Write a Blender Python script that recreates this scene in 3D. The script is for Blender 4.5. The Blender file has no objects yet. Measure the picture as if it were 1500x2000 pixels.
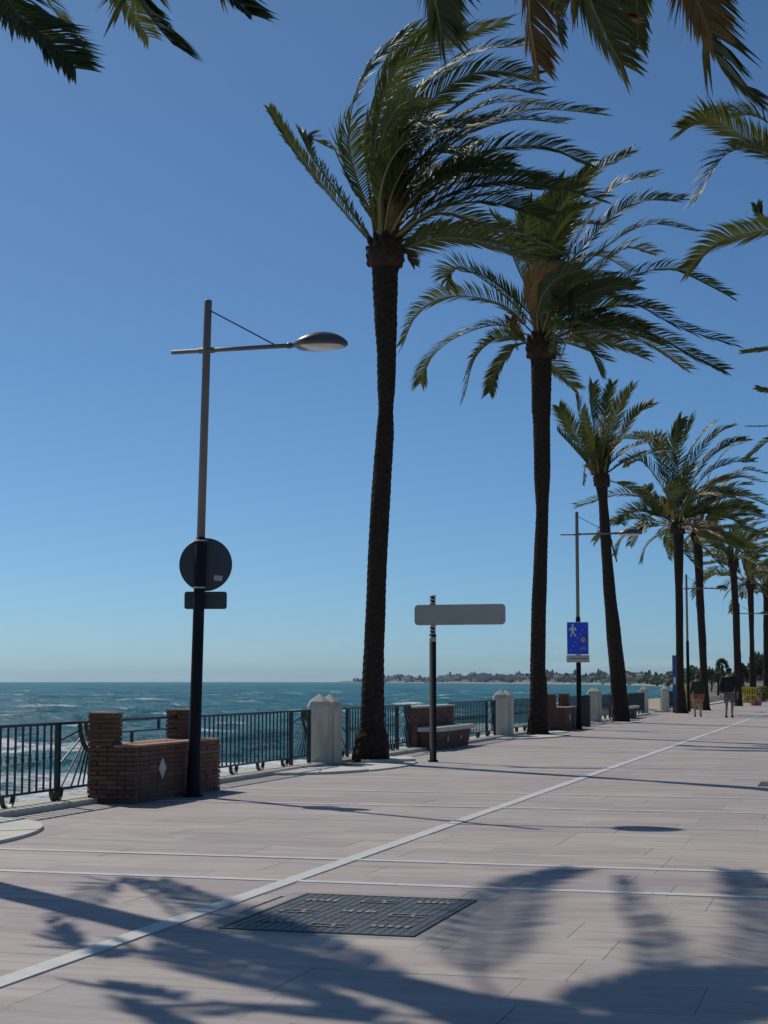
import bpy, bmesh, math, random
import numpy as np
from mathutils import Vector, Matrix, Quaternion

# ------------------------------------------------------------------ camera, sky, sun, exposure
S = bpy.context.scene
COL = S.collection
FOC = 3200.0                       # focal length in pixels of the 1500 x 2000 photograph
CAM_H = 1.32
PITCH = math.atan(331 / FOC)
YAW = math.radians(16.02)          # camera looks this far to the left of the promenade axis (+Y)
FW = Vector((-math.sin(YAW) * math.cos(PITCH), math.cos(YAW) * math.cos(PITCH), math.sin(PITCH)))
RT = Vector((math.cos(YAW), math.sin(YAW), 0))
UP = RT.cross(FW)
EYE = Vector((0, 0, CAM_H))

cam_data = bpy.data.cameras.new('camera')
cam_data.sensor_fit = 'VERTICAL'
cam_data.sensor_height = 36
cam_data.lens = FOC / 2000 * 36
cam_data.clip_start = 0.1
cam_data.clip_end = 40000
cam = bpy.data.objects.new('camera', cam_data)
COL.objects.link(cam)
cam.matrix_world = Matrix((
    (RT.x, UP.x, -FW.x, EYE.x), (RT.y, UP.y, -FW.y, EYE.y), (RT.z, UP.z, -FW.z, EYE.z), (0, 0, 0, 1)))
S.camera = cam

SUN_EL = math.radians(46.8)
SUN_H = Vector((-0.823, 0.568, 0)).normalized()
SUN_DIR = (SUN_H * math.cos(SUN_EL) + Vector((0, 0, math.sin(SUN_EL)))).normalized()

world = bpy.data.worlds.new('World')
S.world = world
world.use_nodes = True
wn, wl = world.node_tree.nodes, world.node_tree.links
for n in list(wn):
    wn.remove(n)
w_out = wn.new('ShaderNodeOutputWorld')
w_bg = wn.new('ShaderNodeBackground')
w_sky = wn.new('ShaderNodeTexSky')
w_sky.sky_type = 'NISHITA'
w_sky.sun_disc = False
w_sky.sun_elevation = SUN_EL
w_sky.sun_rotation = math.atan2(SUN_DIR.x, SUN_DIR.y)
w_sky.altitude = 0
w_sky.air_density = 0.6
w_sky.dust_density = 0.5
w_sky.ozone_density = 10.0
w_bg.inputs['Strength'].default_value = 0.085
# thin low cloud streaks hugging the whole horizon
w_tc = wn.new('ShaderNodeTexCoord')
w_sep = wn.new('ShaderNodeSeparateXYZ')
wl.new(w_tc.outputs['Generated'], w_sep.inputs[0])
w_map = wn.new('ShaderNodeMapping')
w_map.inputs['Scale'].default_value = (9, 9, 140)
wl.new(w_tc.outputs['Generated'], w_map.inputs[0])
w_noise = wn.new('ShaderNodeTexNoise')
w_noise.inputs['Scale'].default_value = 1.0
w_noise.inputs['Detail'].default_value = 6
wl.new(w_map.outputs[0], w_noise.inputs[0])
w_r1 = wn.new('ShaderNodeMapRange')
w_r1.inputs[1].default_value = 0.47
w_r1.inputs[2].default_value = 0.64
wl.new(w_noise.outputs['Fac'], w_r1.inputs[0])
w_r2 = wn.new('ShaderNodeMapRange')
w_r2.inputs[1].default_value = 0.028
w_r2.inputs[2].default_value = 0.006
wl.new(w_sep.outputs['Z'], w_r2.inputs[0])
w_mul = wn.new('ShaderNodeMath')
w_mul.operation = 'MULTIPLY'
wl.new(w_r1.outputs[0], w_mul.inputs[0])
wl.new(w_r2.outputs[0], w_mul.inputs[1])
w_mul2 = wn.new('ShaderNodeMath')
w_mul2.operation = 'MULTIPLY'
w_mul2.inputs[1].default_value = 0.55
wl.new(w_mul.outputs[0], w_mul2.inputs[0])
w_mix = wn.new('ShaderNodeMixRGB')
w_mix.inputs['Color2'].default_value = (5.2, 6.6, 7.4, 1)
wl.new(w_mul2.outputs[0], w_mix.inputs['Fac'])
w_tint = wn.new('ShaderNodeMixRGB')                 # the cool white balance of the picture
w_tint.blend_type = 'MULTIPLY'
w_tint.inputs['Fac'].default_value = 1.0
w_tint.inputs['Color2'].default_value = (0.90, 1.06, 0.99, 1)
wl.new(w_sky.outputs[0], w_tint.inputs['Color1'])
wl.new(w_tint.outputs[0], w_mix.inputs['Color1'])
wl.new(w_mix.outputs[0], w_bg.inputs['Color'])
wl.new(w_bg.outputs[0], w_out.inputs['Surface'])

sun_data = bpy.data.lights.new('sun', 'SUN')
sun_data.energy = 3.0
sun_data.angle = math.radians(0.55)
sun_data.color = (1.0, 0.94, 0.84)
sun = bpy.data.objects.new('sun', sun_data)
COL.objects.link(sun)
sun.rotation_euler = (-SUN_DIR).to_track_quat('-Z', 'Y').to_euler()
sun.location = SUN_DIR * 60

S.view_settings.view_transform = 'Standard'
S.view_settings.look = 'None'
S.view_settings.gamma = 1
S.view_settings.exposure = 0.0
S.view_settings.use_curve_mapping = False
S.cycles.max_bounces = 6
S.cycles.volume_bounces = 0
S.cycles.use_denoising = True

# ------------------------------------------------------------------ helpers
def ray(x, y):
    return FW + RT * ((x - 750) / FOC) + UP * ((1000 - y) / FOC)

def ground(x, y, z=0.0):
    d = ray(x, y)
    return EYE + d * ((z - CAM_H) / d.z)

def depth_of(p):
    return (Vector(p) - EYE).dot(FW)

def at(x, y, w):
    """point seen at photo position x, y whose distance along the view axis is w"""
    return EYE + ray(x, y) * w

def tag(o, label=None, cat=None, group=None, kind=None):
    if label: o['label'] = label
    if cat: o['category'] = cat
    if group: o['group'] = group
    if kind: o['kind'] = kind
    return o

def empty(name, loc, label, cat, group=None, rz=0.0):
    o = bpy.data.objects.new(name, None)
    o.empty_display_size = 0.2
    COL.objects.link(o)
    o.location = loc
    o.rotation_euler = (0, 0, rz)
    return tag(o, label, cat, group)

def link(name, me, parent=None, loc=None):
    o = bpy.data.objects.new(name, me)
    COL.objects.link(o)
    if parent is not None:
        o.parent = parent
    if loc is not None:
        o.location = loc
    return o

class MB:
    """collects simple shapes and links them as one mesh object"""
    def __init__(self):
        self.v, self.f, self.m, self.t = [], [], [], []
    def add(self, vs, fs, mi=0, tone=0.5):
        b = len(self.v)
        self.v.extend([tuple(p) for p in vs])
        for f in fs:
            self.f.append(tuple(i + b for i in f)); self.m.append(mi); self.t.append(tone)
    def box(self, lo, hi, mi=0, tone=0.5, bev=0.0):
        x0, y0, z0 = lo; x1, y1, z1 = hi
        if bev <= 0:
            vs = [(x0,y0,z0),(x1,y0,z0),(x1,y1,z0),(x0,y1,z0),(x0,y0,z1),(x1,y0,z1),(x1,y1,z1),(x0,y1,z1)]
            fs = [(0,3,2,1),(4,5,6,7),(0,1,5,4),(1,2,6,5),(2,3,7,6),(3,0,4,7)]
        else:
            b = bev
            vs = [(x0,y0,z0),(x1,y0,z0),(x1,y1,z0),(x0,y1,z0),
                  (x0,y0,z1-b),(x1,y0,z1-b),(x1,y1,z1-b),(x0,y1,z1-b),
                  (x0+b,y0+b,z1),(x1-b,y0+b,z1),(x1-b,y1-b,z1),(x0+b,y1-b,z1)]
            fs = [(0,3,2,1),(0,1,5,4),(1,2,6,5),(2,3,7,6),(3,0,4,7),
                  (4,5,9,8),(5,6,10,9),(6,7,11,10),(7,4,8,11),(8,9,10,11)]
        self.add(vs, fs, mi, tone)
        return self
    def tube(self, pts, rads, seg=10, mi=0, tone=0.5, cap=True, ref=None):
        pts = [Vector(p) for p in pts]
        n = len(pts)
        if not hasattr(rads, '__len__'): rads = [rads] * n
        vs, fs = [], []
        prev = None
        for i, p in enumerate(pts):
            t = (pts[min(i+1, n-1)] - pts[max(i-1, 0)])
            t = t.normalized() if t.length > 1e-9 else Vector((0, 0, 1))
            if prev is None:
                r = Vector(ref) if ref else (Vector((1, 0, 0)) if abs(t.x) < 0.9 else Vector((0, 1, 0)))
                a = (r - t * r.dot(t)).normalized()
            else:
                a = prev - t * prev.dot(t)
                a = a.normalized() if a.length > 1e-6 else t.orthogonal().normalized()
            prev = a
            b = t.cross(a)
            for k in range(seg):
                an = 2 * math.pi * k / seg
                vs.append(p + (a * math.cos(an) + b * math.sin(an)) * rads[i])
        for i in range(n - 1):
            for k in range(seg):
                k2 = (k + 1) % seg
                fs.append((i*seg+k, i*seg+k2, (i+1)*seg+k2, (i+1)*seg+k))
        if cap:
            fs.append(tuple(range(seg - 1, -1, -1)))
            fs.append(tuple((n-1)*seg + k for k in range(seg)))
        self.add(vs, fs, mi, tone)
        return self
    def prism(self, poly, z0, z1, mi=0, tone=0.5):
        n = len(poly)
        vs = [(p[0], p[1], z0) for p in poly] + [(p[0], p[1], z1) for p in poly]
        fs = [tuple(range(n - 1, -1, -1)), tuple(range(n, 2 * n))]
        fs += [(k, (k+1) % n, n + (k+1) % n, n + k) for k in range(n)]
        self.add(vs, fs, mi, tone)
        return self
    def xform(self, M):
        self.v = [tuple(M @ Vector(p)) for p in self.v]
        return self
    def mesh(self, name, mats, smooth=False):
        me = bpy.data.meshes.new(name)
        me.from_pydata(self.v, [], self.f)
        if not isinstance(mats, (list, tuple)): mats = [mats]
        for m in mats: me.materials.append(m)
        me.polygons.foreach_set('material_index', self.m)
        if smooth: me.polygons.foreach_set('use_smooth', [True] * len(self.f))
        at_ = me.attributes.new('tone', 'FLOAT', 'FACE')
        at_.data.foreach_set('value', self.t)
        me.update()
        return me
    def build(self, name, mats, parent=None, smooth=False, loc=None):
        return link(name, self.mesh(name, mats, smooth), parent, loc)

# ------------------------------------------------------------------ materials
MATS = {}
class NT:
    def __init__(self, name):
        self.mat = bpy.data.materials.new(name)
        self.mat.use_nodes = True
        self.n = self.mat.node_tree.nodes
        self.l = self.mat.node_tree.links
        self.bsdf = self.n['Principled BSDF']
        MATS[name] = self.mat
    def new(self, t, **kw):
        n = self.n.new(t)
        for k, v in kw.items(): setattr(n, k, v)
        return n
    def link(self, a, b): self.l.new(a, b)
    def coord(self, scale=(1,1,1), kind='Object', rot=(0,0,0)):
        tc = self.new('ShaderNodeTexCoord')
        mp = self.new('ShaderNodeMapping')
        mp.inputs['Scale'].default_value = scale
        mp.inputs['Rotation'].default_value = rot
        if kind == 'World':
            g = self.new('ShaderNodeNewGeometry')
            self.link(g.outputs['Position'], mp.inputs[0])
        else:
            self.link(tc.outputs[kind], mp.inputs[0])
        return mp.outputs[0]
    def noise(self, vec, scale, detail=4, rough=0.55, dist=0.0):
        t = self.new('ShaderNodeTexNoise')
        t.inputs['Scale'].default_value = scale
        t.inputs['Detail'].default_value = detail
        t.inputs['Roughness'].default_value = rough
        t.inputs['Distortion'].default_value = dist
        self.link(vec, t.inputs['Vector'])
        return t.outputs['Fac']
    def ramp(self, fac, stops):
        r = self.new('ShaderNodeValToRGB')
        e = r.color_ramp.elements
        while len(e) < len(stops): e.new(0.5)
        for k, (p, c) in enumerate(stops):
            e[k].position = p
            e[k].color = (c[0], c[1], c[2], 1) if hasattr(c, '__len__') else (c, c, c, 1)
        self.link(fac, r.inputs[0])
        return r.outputs[0]
    def mix(self, fac, a, b, mode='MIX'):
        m = self.new('ShaderNodeMixRGB', blend_type=mode)
        for s, v in ((m.inputs[0], fac), (m.inputs[1], a), (m.inputs[2], b)):
            if hasattr(v, 'is_output') or isinstance(v, bpy.types.NodeSocket): self.link(v, s)
            elif hasattr(v, '__len__'): s.default_value = (v[0], v[1], v[2], 1)
            else: s.default_value = v
        return m.outputs[0]
    def math(self, op, a, b=None):
        m = self.new('ShaderNodeMath', operation=op)
        for k, v in enumerate((a, b)):
            if v is None: continue
            if isinstance(v, bpy.types.NodeSocket): self.link(v, m.inputs[k])
            else: m.inputs[k].default_value = v
        return m.outputs[0]
    def attr(self, name):
        a = self.new('ShaderNodeAttribute', attribute_name=name)
        return a.outputs['Fac']
    def bump(self, h, strength=0.3, dist=0.02):
        b = self.new('ShaderNodeBump')
        b.inputs['Strength'].default_value = strength
        b.inputs['Distance'].default_value = dist
        self.link(h, b.inputs['Height'])
        self.link(b.outputs[0], self.bsdf.inputs['Normal'])
    def set(self, color=None, rough=None, metal=None, spec=None):
        b = self.bsdf
        if color is not None:
            if isinstance(color, bpy.types.NodeSocket): self.link(color, b.inputs['Base Color'])
            else: b.inputs['Base Color'].default_value = (*color, 1)
        if rough is not None:
            if isinstance(rough, bpy.types.NodeSocket): self.link(rough, b.inputs['Roughness'])
            else: b.inputs['Roughness'].default_value = rough
        if metal is not None: b.inputs['Metallic'].default_value = metal
        if spec is not None: b.inputs['Specular IOR Level'].default_value = spec
        return self.mat

def simple(name, c1, c2, scale=6.0, rough=0.6, bump=0.0, bscale=40.0, metal=0.0, spec=0.5, kind='Object', stretch=(1,1,1)):
    t = NT(name)
    v = t.coord(stretch, kind)
    f = t.noise(v, scale, 5)
    t.set(t.ramp(f, [(0.3, c1), (0.7, c2)]), rough, metal, spec)
    if bump > 0: t.bump(t.noise(v, bscale, 3), bump, 0.01)
    return t.mat

def marble_mat():
    t = NT('pink_marble')
    v = t.coord((0.55, 2.6, 1), 'World')
    v2 = t.coord((1, 1, 1), 'World')
    tone = t.attr('tone')
    base = t.ramp(tone, [(0.0, (0.41, 0.345, 0.32)), (0.2, (0.48, 0.42, 0.365)), (0.4, (0.385, 0.35, 0.34)), (0.6, (0.53, 0.48, 0.405)), (0.8, (0.44, 0.385, 0.345)), (1.0, (0.37, 0.305, 0.305))])
    streak = t.noise(v, 2.6, 7, 0.65, 0.8)
    c = t.mix(t.ramp(streak, [(0.42, 0.0), (0.64, 0.8)]), base, (0.30, 0.245, 0.255))
    warm = t.noise(t.coord((0.35, 1.7, 1), 'World'), 1.6, 6, 0.65, 0.7)
    c = t.mix(t.ramp(warm, [(0.5, 0.0), (0.72, 0.65)]), c, (0.52, 0.45, 0.37))
    c = t.mix(t.ramp(warm, [(0.28, 0.6), (0.45, 0.0)]), c, (0.44, 0.30, 0.295))
    blot = t.noise(v2, 0.8, 5, 0.6, 0.4)
    c = t.mix(t.ramp(blot, [(0.55, 0.0), (0.8, 0.42)]), c, (0.43, 0.31, 0.29))
    fine = t.noise(t.coord((3, 12, 1), 'World'), 9, 5, 0.7)
    c = t.mix(t.ramp(fine, [(0.35, 0.0), (0.8, 0.3)]), c, (0.23, 0.21, 0.21))
    wear = t.noise(v2, 14, 4, 0.7)
    c = t.mix(t.ramp(wear, [(0.62, 0.0), (0.78, 0.35)]), c, (0.26, 0.24, 0.23))
    spot = t.noise(v2, 5.5, 3, 0.5)
    c = t.mix(t.ramp(spot, [(0.70, 0.0), (0.76, 0.55)]), c, (0.17, 0.155, 0.15))
    patch = t.noise(t.coord((0.25, 0.5, 1), 'World'), 1.0, 3, 0.5)
    c = t.mix(t.ramp(patch, [(0.4, 0.0), (0.7, 0.35)]), c, (0.50, 0.44, 0.37))
    t.set(c, t.ramp(streak, [(0.3, 0.55), (0.7, 0.75)]), 0, 0.35)
    t.bump(t.noise(v2, 60, 4), 0.12, 0.004)
    return t.mat

def build_materials():
    marble_mat()
    simple('white_marble', (0.55, 0.54, 0.50), (0.66, 0.65, 0.61), 5, 0.55, 0.05, kind='World')
    simple('joint_bed', (0.20, 0.18, 0.165), (0.34, 0.31, 0.285), 8, 0.95, kind='World')
    simple('planter_stone', (0.52, 0.50, 0.43), (0.64, 0.62, 0.55), 3, 0.8, 0.15, 50, kind='World')
    simple('kerb_stone', (0.42, 0.40, 0.33), (0.56, 0.53, 0.45), 2.5, 0.85, 0.2, 40, kind='World')
    # weathered white render of the posts
    t = NT('post_stone')
    v = t.coord((1, 1, 0.45), 'World')
    f = t.noise(v, 4, 6, 0.65)
    c = t.ramp(f, [(0.3, (0.46, 0.41, 0.32)), (0.5, (0.60, 0.55, 0.44)), (0.75, (0.68, 0.62, 0.50))])
    t.set(c, 0.85); t.bump(t.noise(v, 45, 4), 0.2, 0.01)
    # brick: per piece colour
    t = NT('brick')
    info = t.new('ShaderNodeObjectInfo')
    rnd = t.math('FRACT', t.math('ADD', info.outputs['Random'], t.math('MULTIPLY', t.attr('tone'), 7.31)))
    c = t.ramp(rnd, [(0.0, (0.12, 0.058, 0.040)), (0.35, (0.165, 0.082, 0.050)), (0.65, (0.135, 0.07, 0.052)), (1.0, (0.20, 0.112, 0.068))])
    f = t.noise(t.coord((1, 1, 1), 'World'), 18, 5, 0.7)
    c = t.mix(t.ramp(f, [(0.45, 0.0), (0.8, 0.6)]), c, (0.07, 0.045, 0.035))
    t.set(c, 0.9); t.bump(t.noise(t.coord((1,1,1), 'World'), 70, 4), 0.5, 0.01)
    simple('mortar', (0.10, 0.08, 0.065), (0.17, 0.14, 0.115), 10, 0.95, 0.3, 60, kind='World')
    simple('brick_cap', (0.34, 0.18, 0.11), (0.44, 0.27, 0.17), 9, 0.9, 0.2, 60, kind='World')
    simple('iron', (0.010, 0.016, 0.020), (0.022, 0.030, 0.034), 12, 0.42, 0.08, 60, 0.0, 0.5)
    simple('pole_black', (0.012, 0.014, 0.018), (0.02, 0.022, 0.026), 4, 0.7, spec=0.12)
    simple('pole_grey', (0.15, 0.13, 0.115), (0.19, 0.168, 0.15), 3, 0.5, stretch=(1,1,0.2))
    simple('lamp_shell', (0.06, 0.065, 0.068), (0.10, 0.105, 0.11), 5, 0.35)
    simple('lamp_shell_top', (0.33, 0.34, 0.35), (0.42, 0.43, 0.43), 5, 0.4)
    simple('lamp_lens', (0.50, 0.50, 0.46), (0.60, 0.59, 0.55), 5, 0.25)
    simple('sign_back_dark', (0.035, 0.04, 0.047), (0.06, 0.067, 0.075), 3, 0.45)
    simple('sign_back_grey', (0.36, 0.345, 0.31), (0.43, 0.41, 0.37), 2, 0.5)
    simple('sign_edge', (0.50, 0.51, 0.53), (0.58, 0.59, 0.61), 2, 0.4)
    simple('sign_blue', (0.012, 0.06, 0.62), (0.018, 0.075, 0.70), 2, 0.4)
    simple('sign_white', (0.62, 0.64, 0.68), (0.72, 0.73, 0.76), 2, 0.5)
    simple('sign_cream', (0.42, 0.42, 0.38), (0.50, 0.49, 0.45), 2, 0.5)
    simple('sign_red', (0.42, 0.10, 0.09), (0.5, 0.14, 0.1), 2, 0.5)
    simple('sign_text', (0.09, 0.09, 0.09), (0.13, 0.13, 0.12), 2, 0.6)
    simple('zinc', (0.42, 0.43, 0.43), (0.56, 0.57, 0.57), 14, 0.35, metal=0.6)
    simple('cover_iron', (0.042, 0.054, 0.064), (0.070, 0.085, 0.096), 7, 0.55, 0.25, 60, spec=0.5, kind='World')
    simple('cover_socket', (0.20, 0.195, 0.17), (0.36, 0.34, 0.30), 30, 0.9, 0.3, 60, kind='World')
    simple('concrete', (0.27, 0.26, 0.24), (0.36, 0.345, 0.315), 6, 0.9, 0.2, 50, kind='World')
    # palm trunk
    t = NT('palm_bark')
    v = t.coord((1, 1, 2.2), 'World')
    f = t.noise(v, 9, 6, 0.7)
    c = t.ramp(f, [(0.3, (0.022, 0.016, 0.013)), (0.55, (0.042, 0.030, 0.023)), (0.8, (0.075, 0.054, 0.040))])
    t.set(c, 0.95, 0, 0.2); t.bump(t.noise(v, 34, 5, 0.7), 0.8, 0.03)
    t = NT('palm_boot')
    f = t.noise(t.coord((1, 1, 1), 'World'), 12, 5, 0.7)
    c = t.ramp(f, [(0.3, (0.03, 0.018, 0.013)), (0.6, (0.07, 0.04, 0.025)), (0.85, (0.13, 0.075, 0.04))])
    t.set(c, 0.9, 0, 0.2); t.bump(t.noise(t.coord((1,1,1), 'World'), 50, 4), 0.6, 0.02)
    # fronds
    def leaf(name, stops, trans=(0.20, 0.24, 0.04), tw=0.35):
        t = NT(name)
        tone = t.attr('tone')
        info = t.new('ShaderNodeObjectInfo')
        f = t.math('FRACT', t.math('ADD', t.math('MULTIPLY', tone, 0.75), t.math('MULTIPLY', info.outputs['Random'], 0.25)))
        col = t.ramp(f, stops)
        t.set(col, 0.5, 0, 0.30)
        tr = t.new('ShaderNodeBsdfTranslucent')
        tr.inputs[0].default_value = (*trans, 1)
        mx = t.new('ShaderNodeMixShader')
        mx.inputs[0].default_value = tw
        out = t.n['Material Output']
        t.link(t.bsdf.outputs[0], mx.inputs[1]); t.link(tr.outputs[0], mx.inputs[2])
        t.link(mx.outputs[0], out.inputs[0])
    leaf('frond_green', [(0.0, (0.045, 0.070, 0.024)), (0.4, (0.062, 0.088, 0.028)), (0.7, (0.085, 0.105, 0.032)), (1.0, (0.13, 0.115, 0.04))], (0.12, 0.13, 0.016), 0.28)
    leaf('frond_dry', [(0.0, (0.12, 0.085, 0.035)), (0.5, (0.20, 0.12, 0.045)), (1.0, (0.10, 0.095, 0.03))], (0.22, 0.11, 0.02), 0.25)
    leaf('leaf_dark', [(0.0, (0.03, 0.05, 0.022)), (0.5, (0.045, 0.07, 0.03)), (1.0, (0.075, 0.095, 0.04))], (0.07, 0.1, 0.03), 0.2)
    leaf('hedge_leaf', [(0.0, (0.06, 0.09, 0.02)), (0.5, (0.20, 0.15, 0.03)), (1.0, (0.30, 0.19, 0.04))], (0.2, 0.18, 0.03), 0.2)
    simple('rachis', (0.13, 0.125, 0.045), (0.22, 0.18, 0.07), 6, 0.5)
    simple('petiole', (0.17, 0.11, 0.03), (0.26, 0.17, 0.045), 6, 0.55)
    # sea
    t = NT('sea_water')
    g = t.coord((1, 1, 1), 'World')
    big = t.noise(t.coord((0.010, 0.018, 0.01), 'World', (0, 0, 0.35)), 1.0, 5, 0.6)
    foam_attr = t.attr('foam')
    deep = t.ramp(big, [(0.35, (0.008, 0.092, 0.118)), (0.5, (0.014, 0.130, 0.150)), (0.66, (0.034, 0.200, 0.205))])
    n1 = t.noise(t.coord((0.22, 0.75, 0.4), 'World', (0, 0, 0.5)), 1.0, 6, 0.62, 0.6)
    n2 = t.noise(t.coord((0.018, 0.03, 0.02), 'World', (0, 0, 0.4)), 1.0, 3, 0.5)
    caps = t.math('MULTIPLY', t.ramp(n1, [(0.60, 0.0), (0.67, 1.0)]), t.ramp(n2, [(0.40, 0.0), (0.58, 1.0)]))
    lace = t.noise(g, 0.9, 7, 0.7, 0.9)
    fo = t.math('SUBTRACT', t.math('ADD', foam_attr, lace), 0.83)
    fo = t.ramp(t.math('MULTIPLY', fo, 2.4), [(0.08, 0.0), (0.6, 1.0)])
    foam = t.math('MAXIMUM', t.math('MULTIPLY', caps, 0.85), fo)
    col = t.mix(foam, deep, (0.70, 0.74, 0.76))
    t.set(col, t.ramp(foam, [(0.0, 0.34), (0.6, 0.9)]), 0, 0.10)
    w1 = t.noise(t.coord((0.5, 1.0, 1), 'World', (0, 0, 0.4)), 1.2, 7, 0.62)
    w2 = t.noise(t.coord((0.10, 0.22, 1), 'World', (0, 0, 0.35)), 1.0, 5, 0.6)
    t.bump(t.math('ADD', t.math('MULTIPLY', w1, 0.35), t.math('MULTIPLY', w2, 1.0)), 1.0, 1.1)
    # land
    t = NT('sand')
    f = t.noise(t.coord((1, 1, 1), 'World'), 0.5, 5)
    t.set(t.ramp(f, [(0.3, (0.30, 0.25, 0.18)), (0.7, (0.40, 0.34, 0.25))]), 0.95)
    t = NT('coast_soil')
    f = t.noise(t.coord((0.02, 0.02, 0.06), 'World'), 1.0, 6, 0.7)
    t.set(t.ramp(f, [(0.35, (0.055, 0.075, 0.04)), (0.5, (0.10, 0.105, 0.06)), (0.62, (0.22, 0.19, 0.14)), (0.75, (0.08, 0.1, 0.05))]), 0.95)
    for k, c in enumerate([(0.62, 0.60, 0.56), (0.56, 0.45, 0.37), (0.50, 0.42, 0.36), (0.66, 0.65, 0.63)]):
        simple('far_wall_%d' % k, tuple(x * 0.9 for x in c), c, 0.2, 0.9, kind='World')
    simple('far_roof', (0.30, 0.15, 0.09), (0.38, 0.2, 0.13), 0.3, 0.9, kind='World')
    simple('far_window', (0.05, 0.06, 0.07), (0.09, 0.1, 0.12), 0.3, 0.3, kind='World')
    t = NT('far_foliage')
    f = t.noise(t.coord((0.05, 0.05, 0.05), 'World'), 1, 4)
    t.set(t.ramp(f, [(0.3, (0.03, 0.05, 0.025)), (0.7, (0.07, 0.09, 0.045))]), 0.95, 0, 0.1)
    # people, small things
    simple('skin', (0.34, 0.20, 0.14), (0.42, 0.26, 0.18), 8, 0.6)
    simple('black_cloth', (0.010, 0.010, 0.013), (0.02, 0.02, 0.024), 20, 0.9)
    simple('olive_cloth', (0.035, 0.035, 0.018), (0.055, 0.052, 0.028), 20, 0.9)
    simple('khaki_cloth', (0.13, 0.125, 0.10), (0.18, 0.17, 0.135), 20, 0.9)
    simple('red_cloth', (0.50, 0.08, 0.06), (0.60, 0.12, 0.09), 20, 0.9)
    simple('scarf_cloth', (0.45, 0.36, 0.28), (0.55, 0.46, 0.38), 20, 0.9)
    simple('hair', (0.02, 0.013, 0.01), (0.045, 0.028, 0.02), 30, 0.7)
    simple('reddish_hair', (0.06, 0.022, 0.015), (0.09, 0.035, 0.02), 30, 0.7)
    simple('shoe', (0.03, 0.025, 0.02), (0.05, 0.04, 0.035), 30, 0.8)
    simple('yellow_plastic', (0.62, 0.42, 0.02), (0.72, 0.52, 0.04), 4, 0.5)
    simple('totem_blue', (0.02, 0.07, 0.22), (0.035, 0.10, 0.3), 4, 0.5)
    simple('bin_dark', (0.015, 0.022, 0.024), (0.03, 0.04, 0.042), 6, 0.6)
    simple('rubber', (0.012, 0.012, 0.012), (0.02, 0.02, 0.02), 10, 0.9)
    simple('white_paint', (0.66, 0.67, 0.69), (0.76, 0.77, 0.79), 6, 0.4)
    simple('pot_clay', (0.44, 0.13, 0.09), (0.55, 0.2, 0.14), 6, 0.8)
build_materials()
M = MATS

# ------------------------------------------------------------------ promenade paving
rng = random.Random(7)
RAIL_X = -8.25
bed = MB()
bed.box((-9.0, -30, -0.5), (16, 230, -0.014))
promenade = bed.build('promenade', M['joint_bed'])
tag(promenade, kind='structure')

LINES_Y = [10.49, 11.84, 17.1, 19.24, 24.4, 25.55]
COVER = (-3.34, 8.39, -2.25, 9.88)
far_slabs = MB()
slab_count = 0
Y = 2.0
row = 0
while Y < 110:
    dep = 0.60 + rng.uniform(-0.02, 0.02)
    rowtone = rng.random()
    X = -7.98 + (0.0 if row % 2 else -rng.uniform(0.2, 0.7))
    while X < 12:
        wid = rng.choice([0.8, 1.0, 1.2, 1.2, 1.5])
        x0, x1 = max(X, -7.98), X + wid
        gap = 0.0010
        tone = min(0.999, max(0.0, 0.5 * rowtone + 0.6 * rng.random()))
        # leave out what stands under the iron cover and its frame
        over = (x1 > COVER[0] - 0.1 and x0 < COVER[2] + 0.1 and Y + dep > COVER[1] - 0.1 and Y < COVER[3] + 0.1)
        pieces = [(x0, Y, x1, Y + dep)]
        if over:
            cx0, cy0, cx1, cy1 = COVER[0] - 0.1, COVER[1] - 0.1, COVER[2] + 0.1, COVER[3] + 0.1
            out = []
            for (a, b, c, d) in pieces:
                if a < cx0: out.append((a, b, min(c, cx0), d))
                if c > cx1: out.append((max(a, cx1), b, c, d))
                a2, c2 = max(a, cx0), min(c, cx1)
                if c2 > a2:
                    if b < cy0: out.append((a2, b, c2, cy0))
                    if d > cy1: out.append((a2, cy1, c2, d))
            pieces = [q for q in out if q[2] - q[0] > 0.03 and q[3] - q[1] > 0.03]
        for (a, b, c, d) in pieces:
            h = rng.uniform(-0.0022, 0.0)
            # seen by the camera?
            mid = Vector(((a + c) / 2, (b + d) / 2, 0))
            w = depth_of(mid)
            px = 750 + FOC * (mid - EYE).dot(RT) / w if w > 0.5 else -9999
            py = 1000 - FOC * (mid - EYE).dot(UP) / w if w > 0.5 else 9999
            near = b < 22 and -150 < px < 1650 and py < 2080
            if near and slab_count < 296:
                mb = MB()
                mb.box((a + gap, b + gap, -0.05), (c - gap, d - gap, h), 0, tone, 0.0010)
                mb.build('paving_slab', M['pink_marble'], promenade)
                slab_count += 1
            else:
                far_slabs.box((a + gap, b + gap, -0.04), (c - gap, d - gap, h), 0, tone)
        X += wid
    Y += dep
    row += 1
tag(far_slabs.build('paving_field', M['pink_marble'], promenade), kind='stuff')

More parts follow.
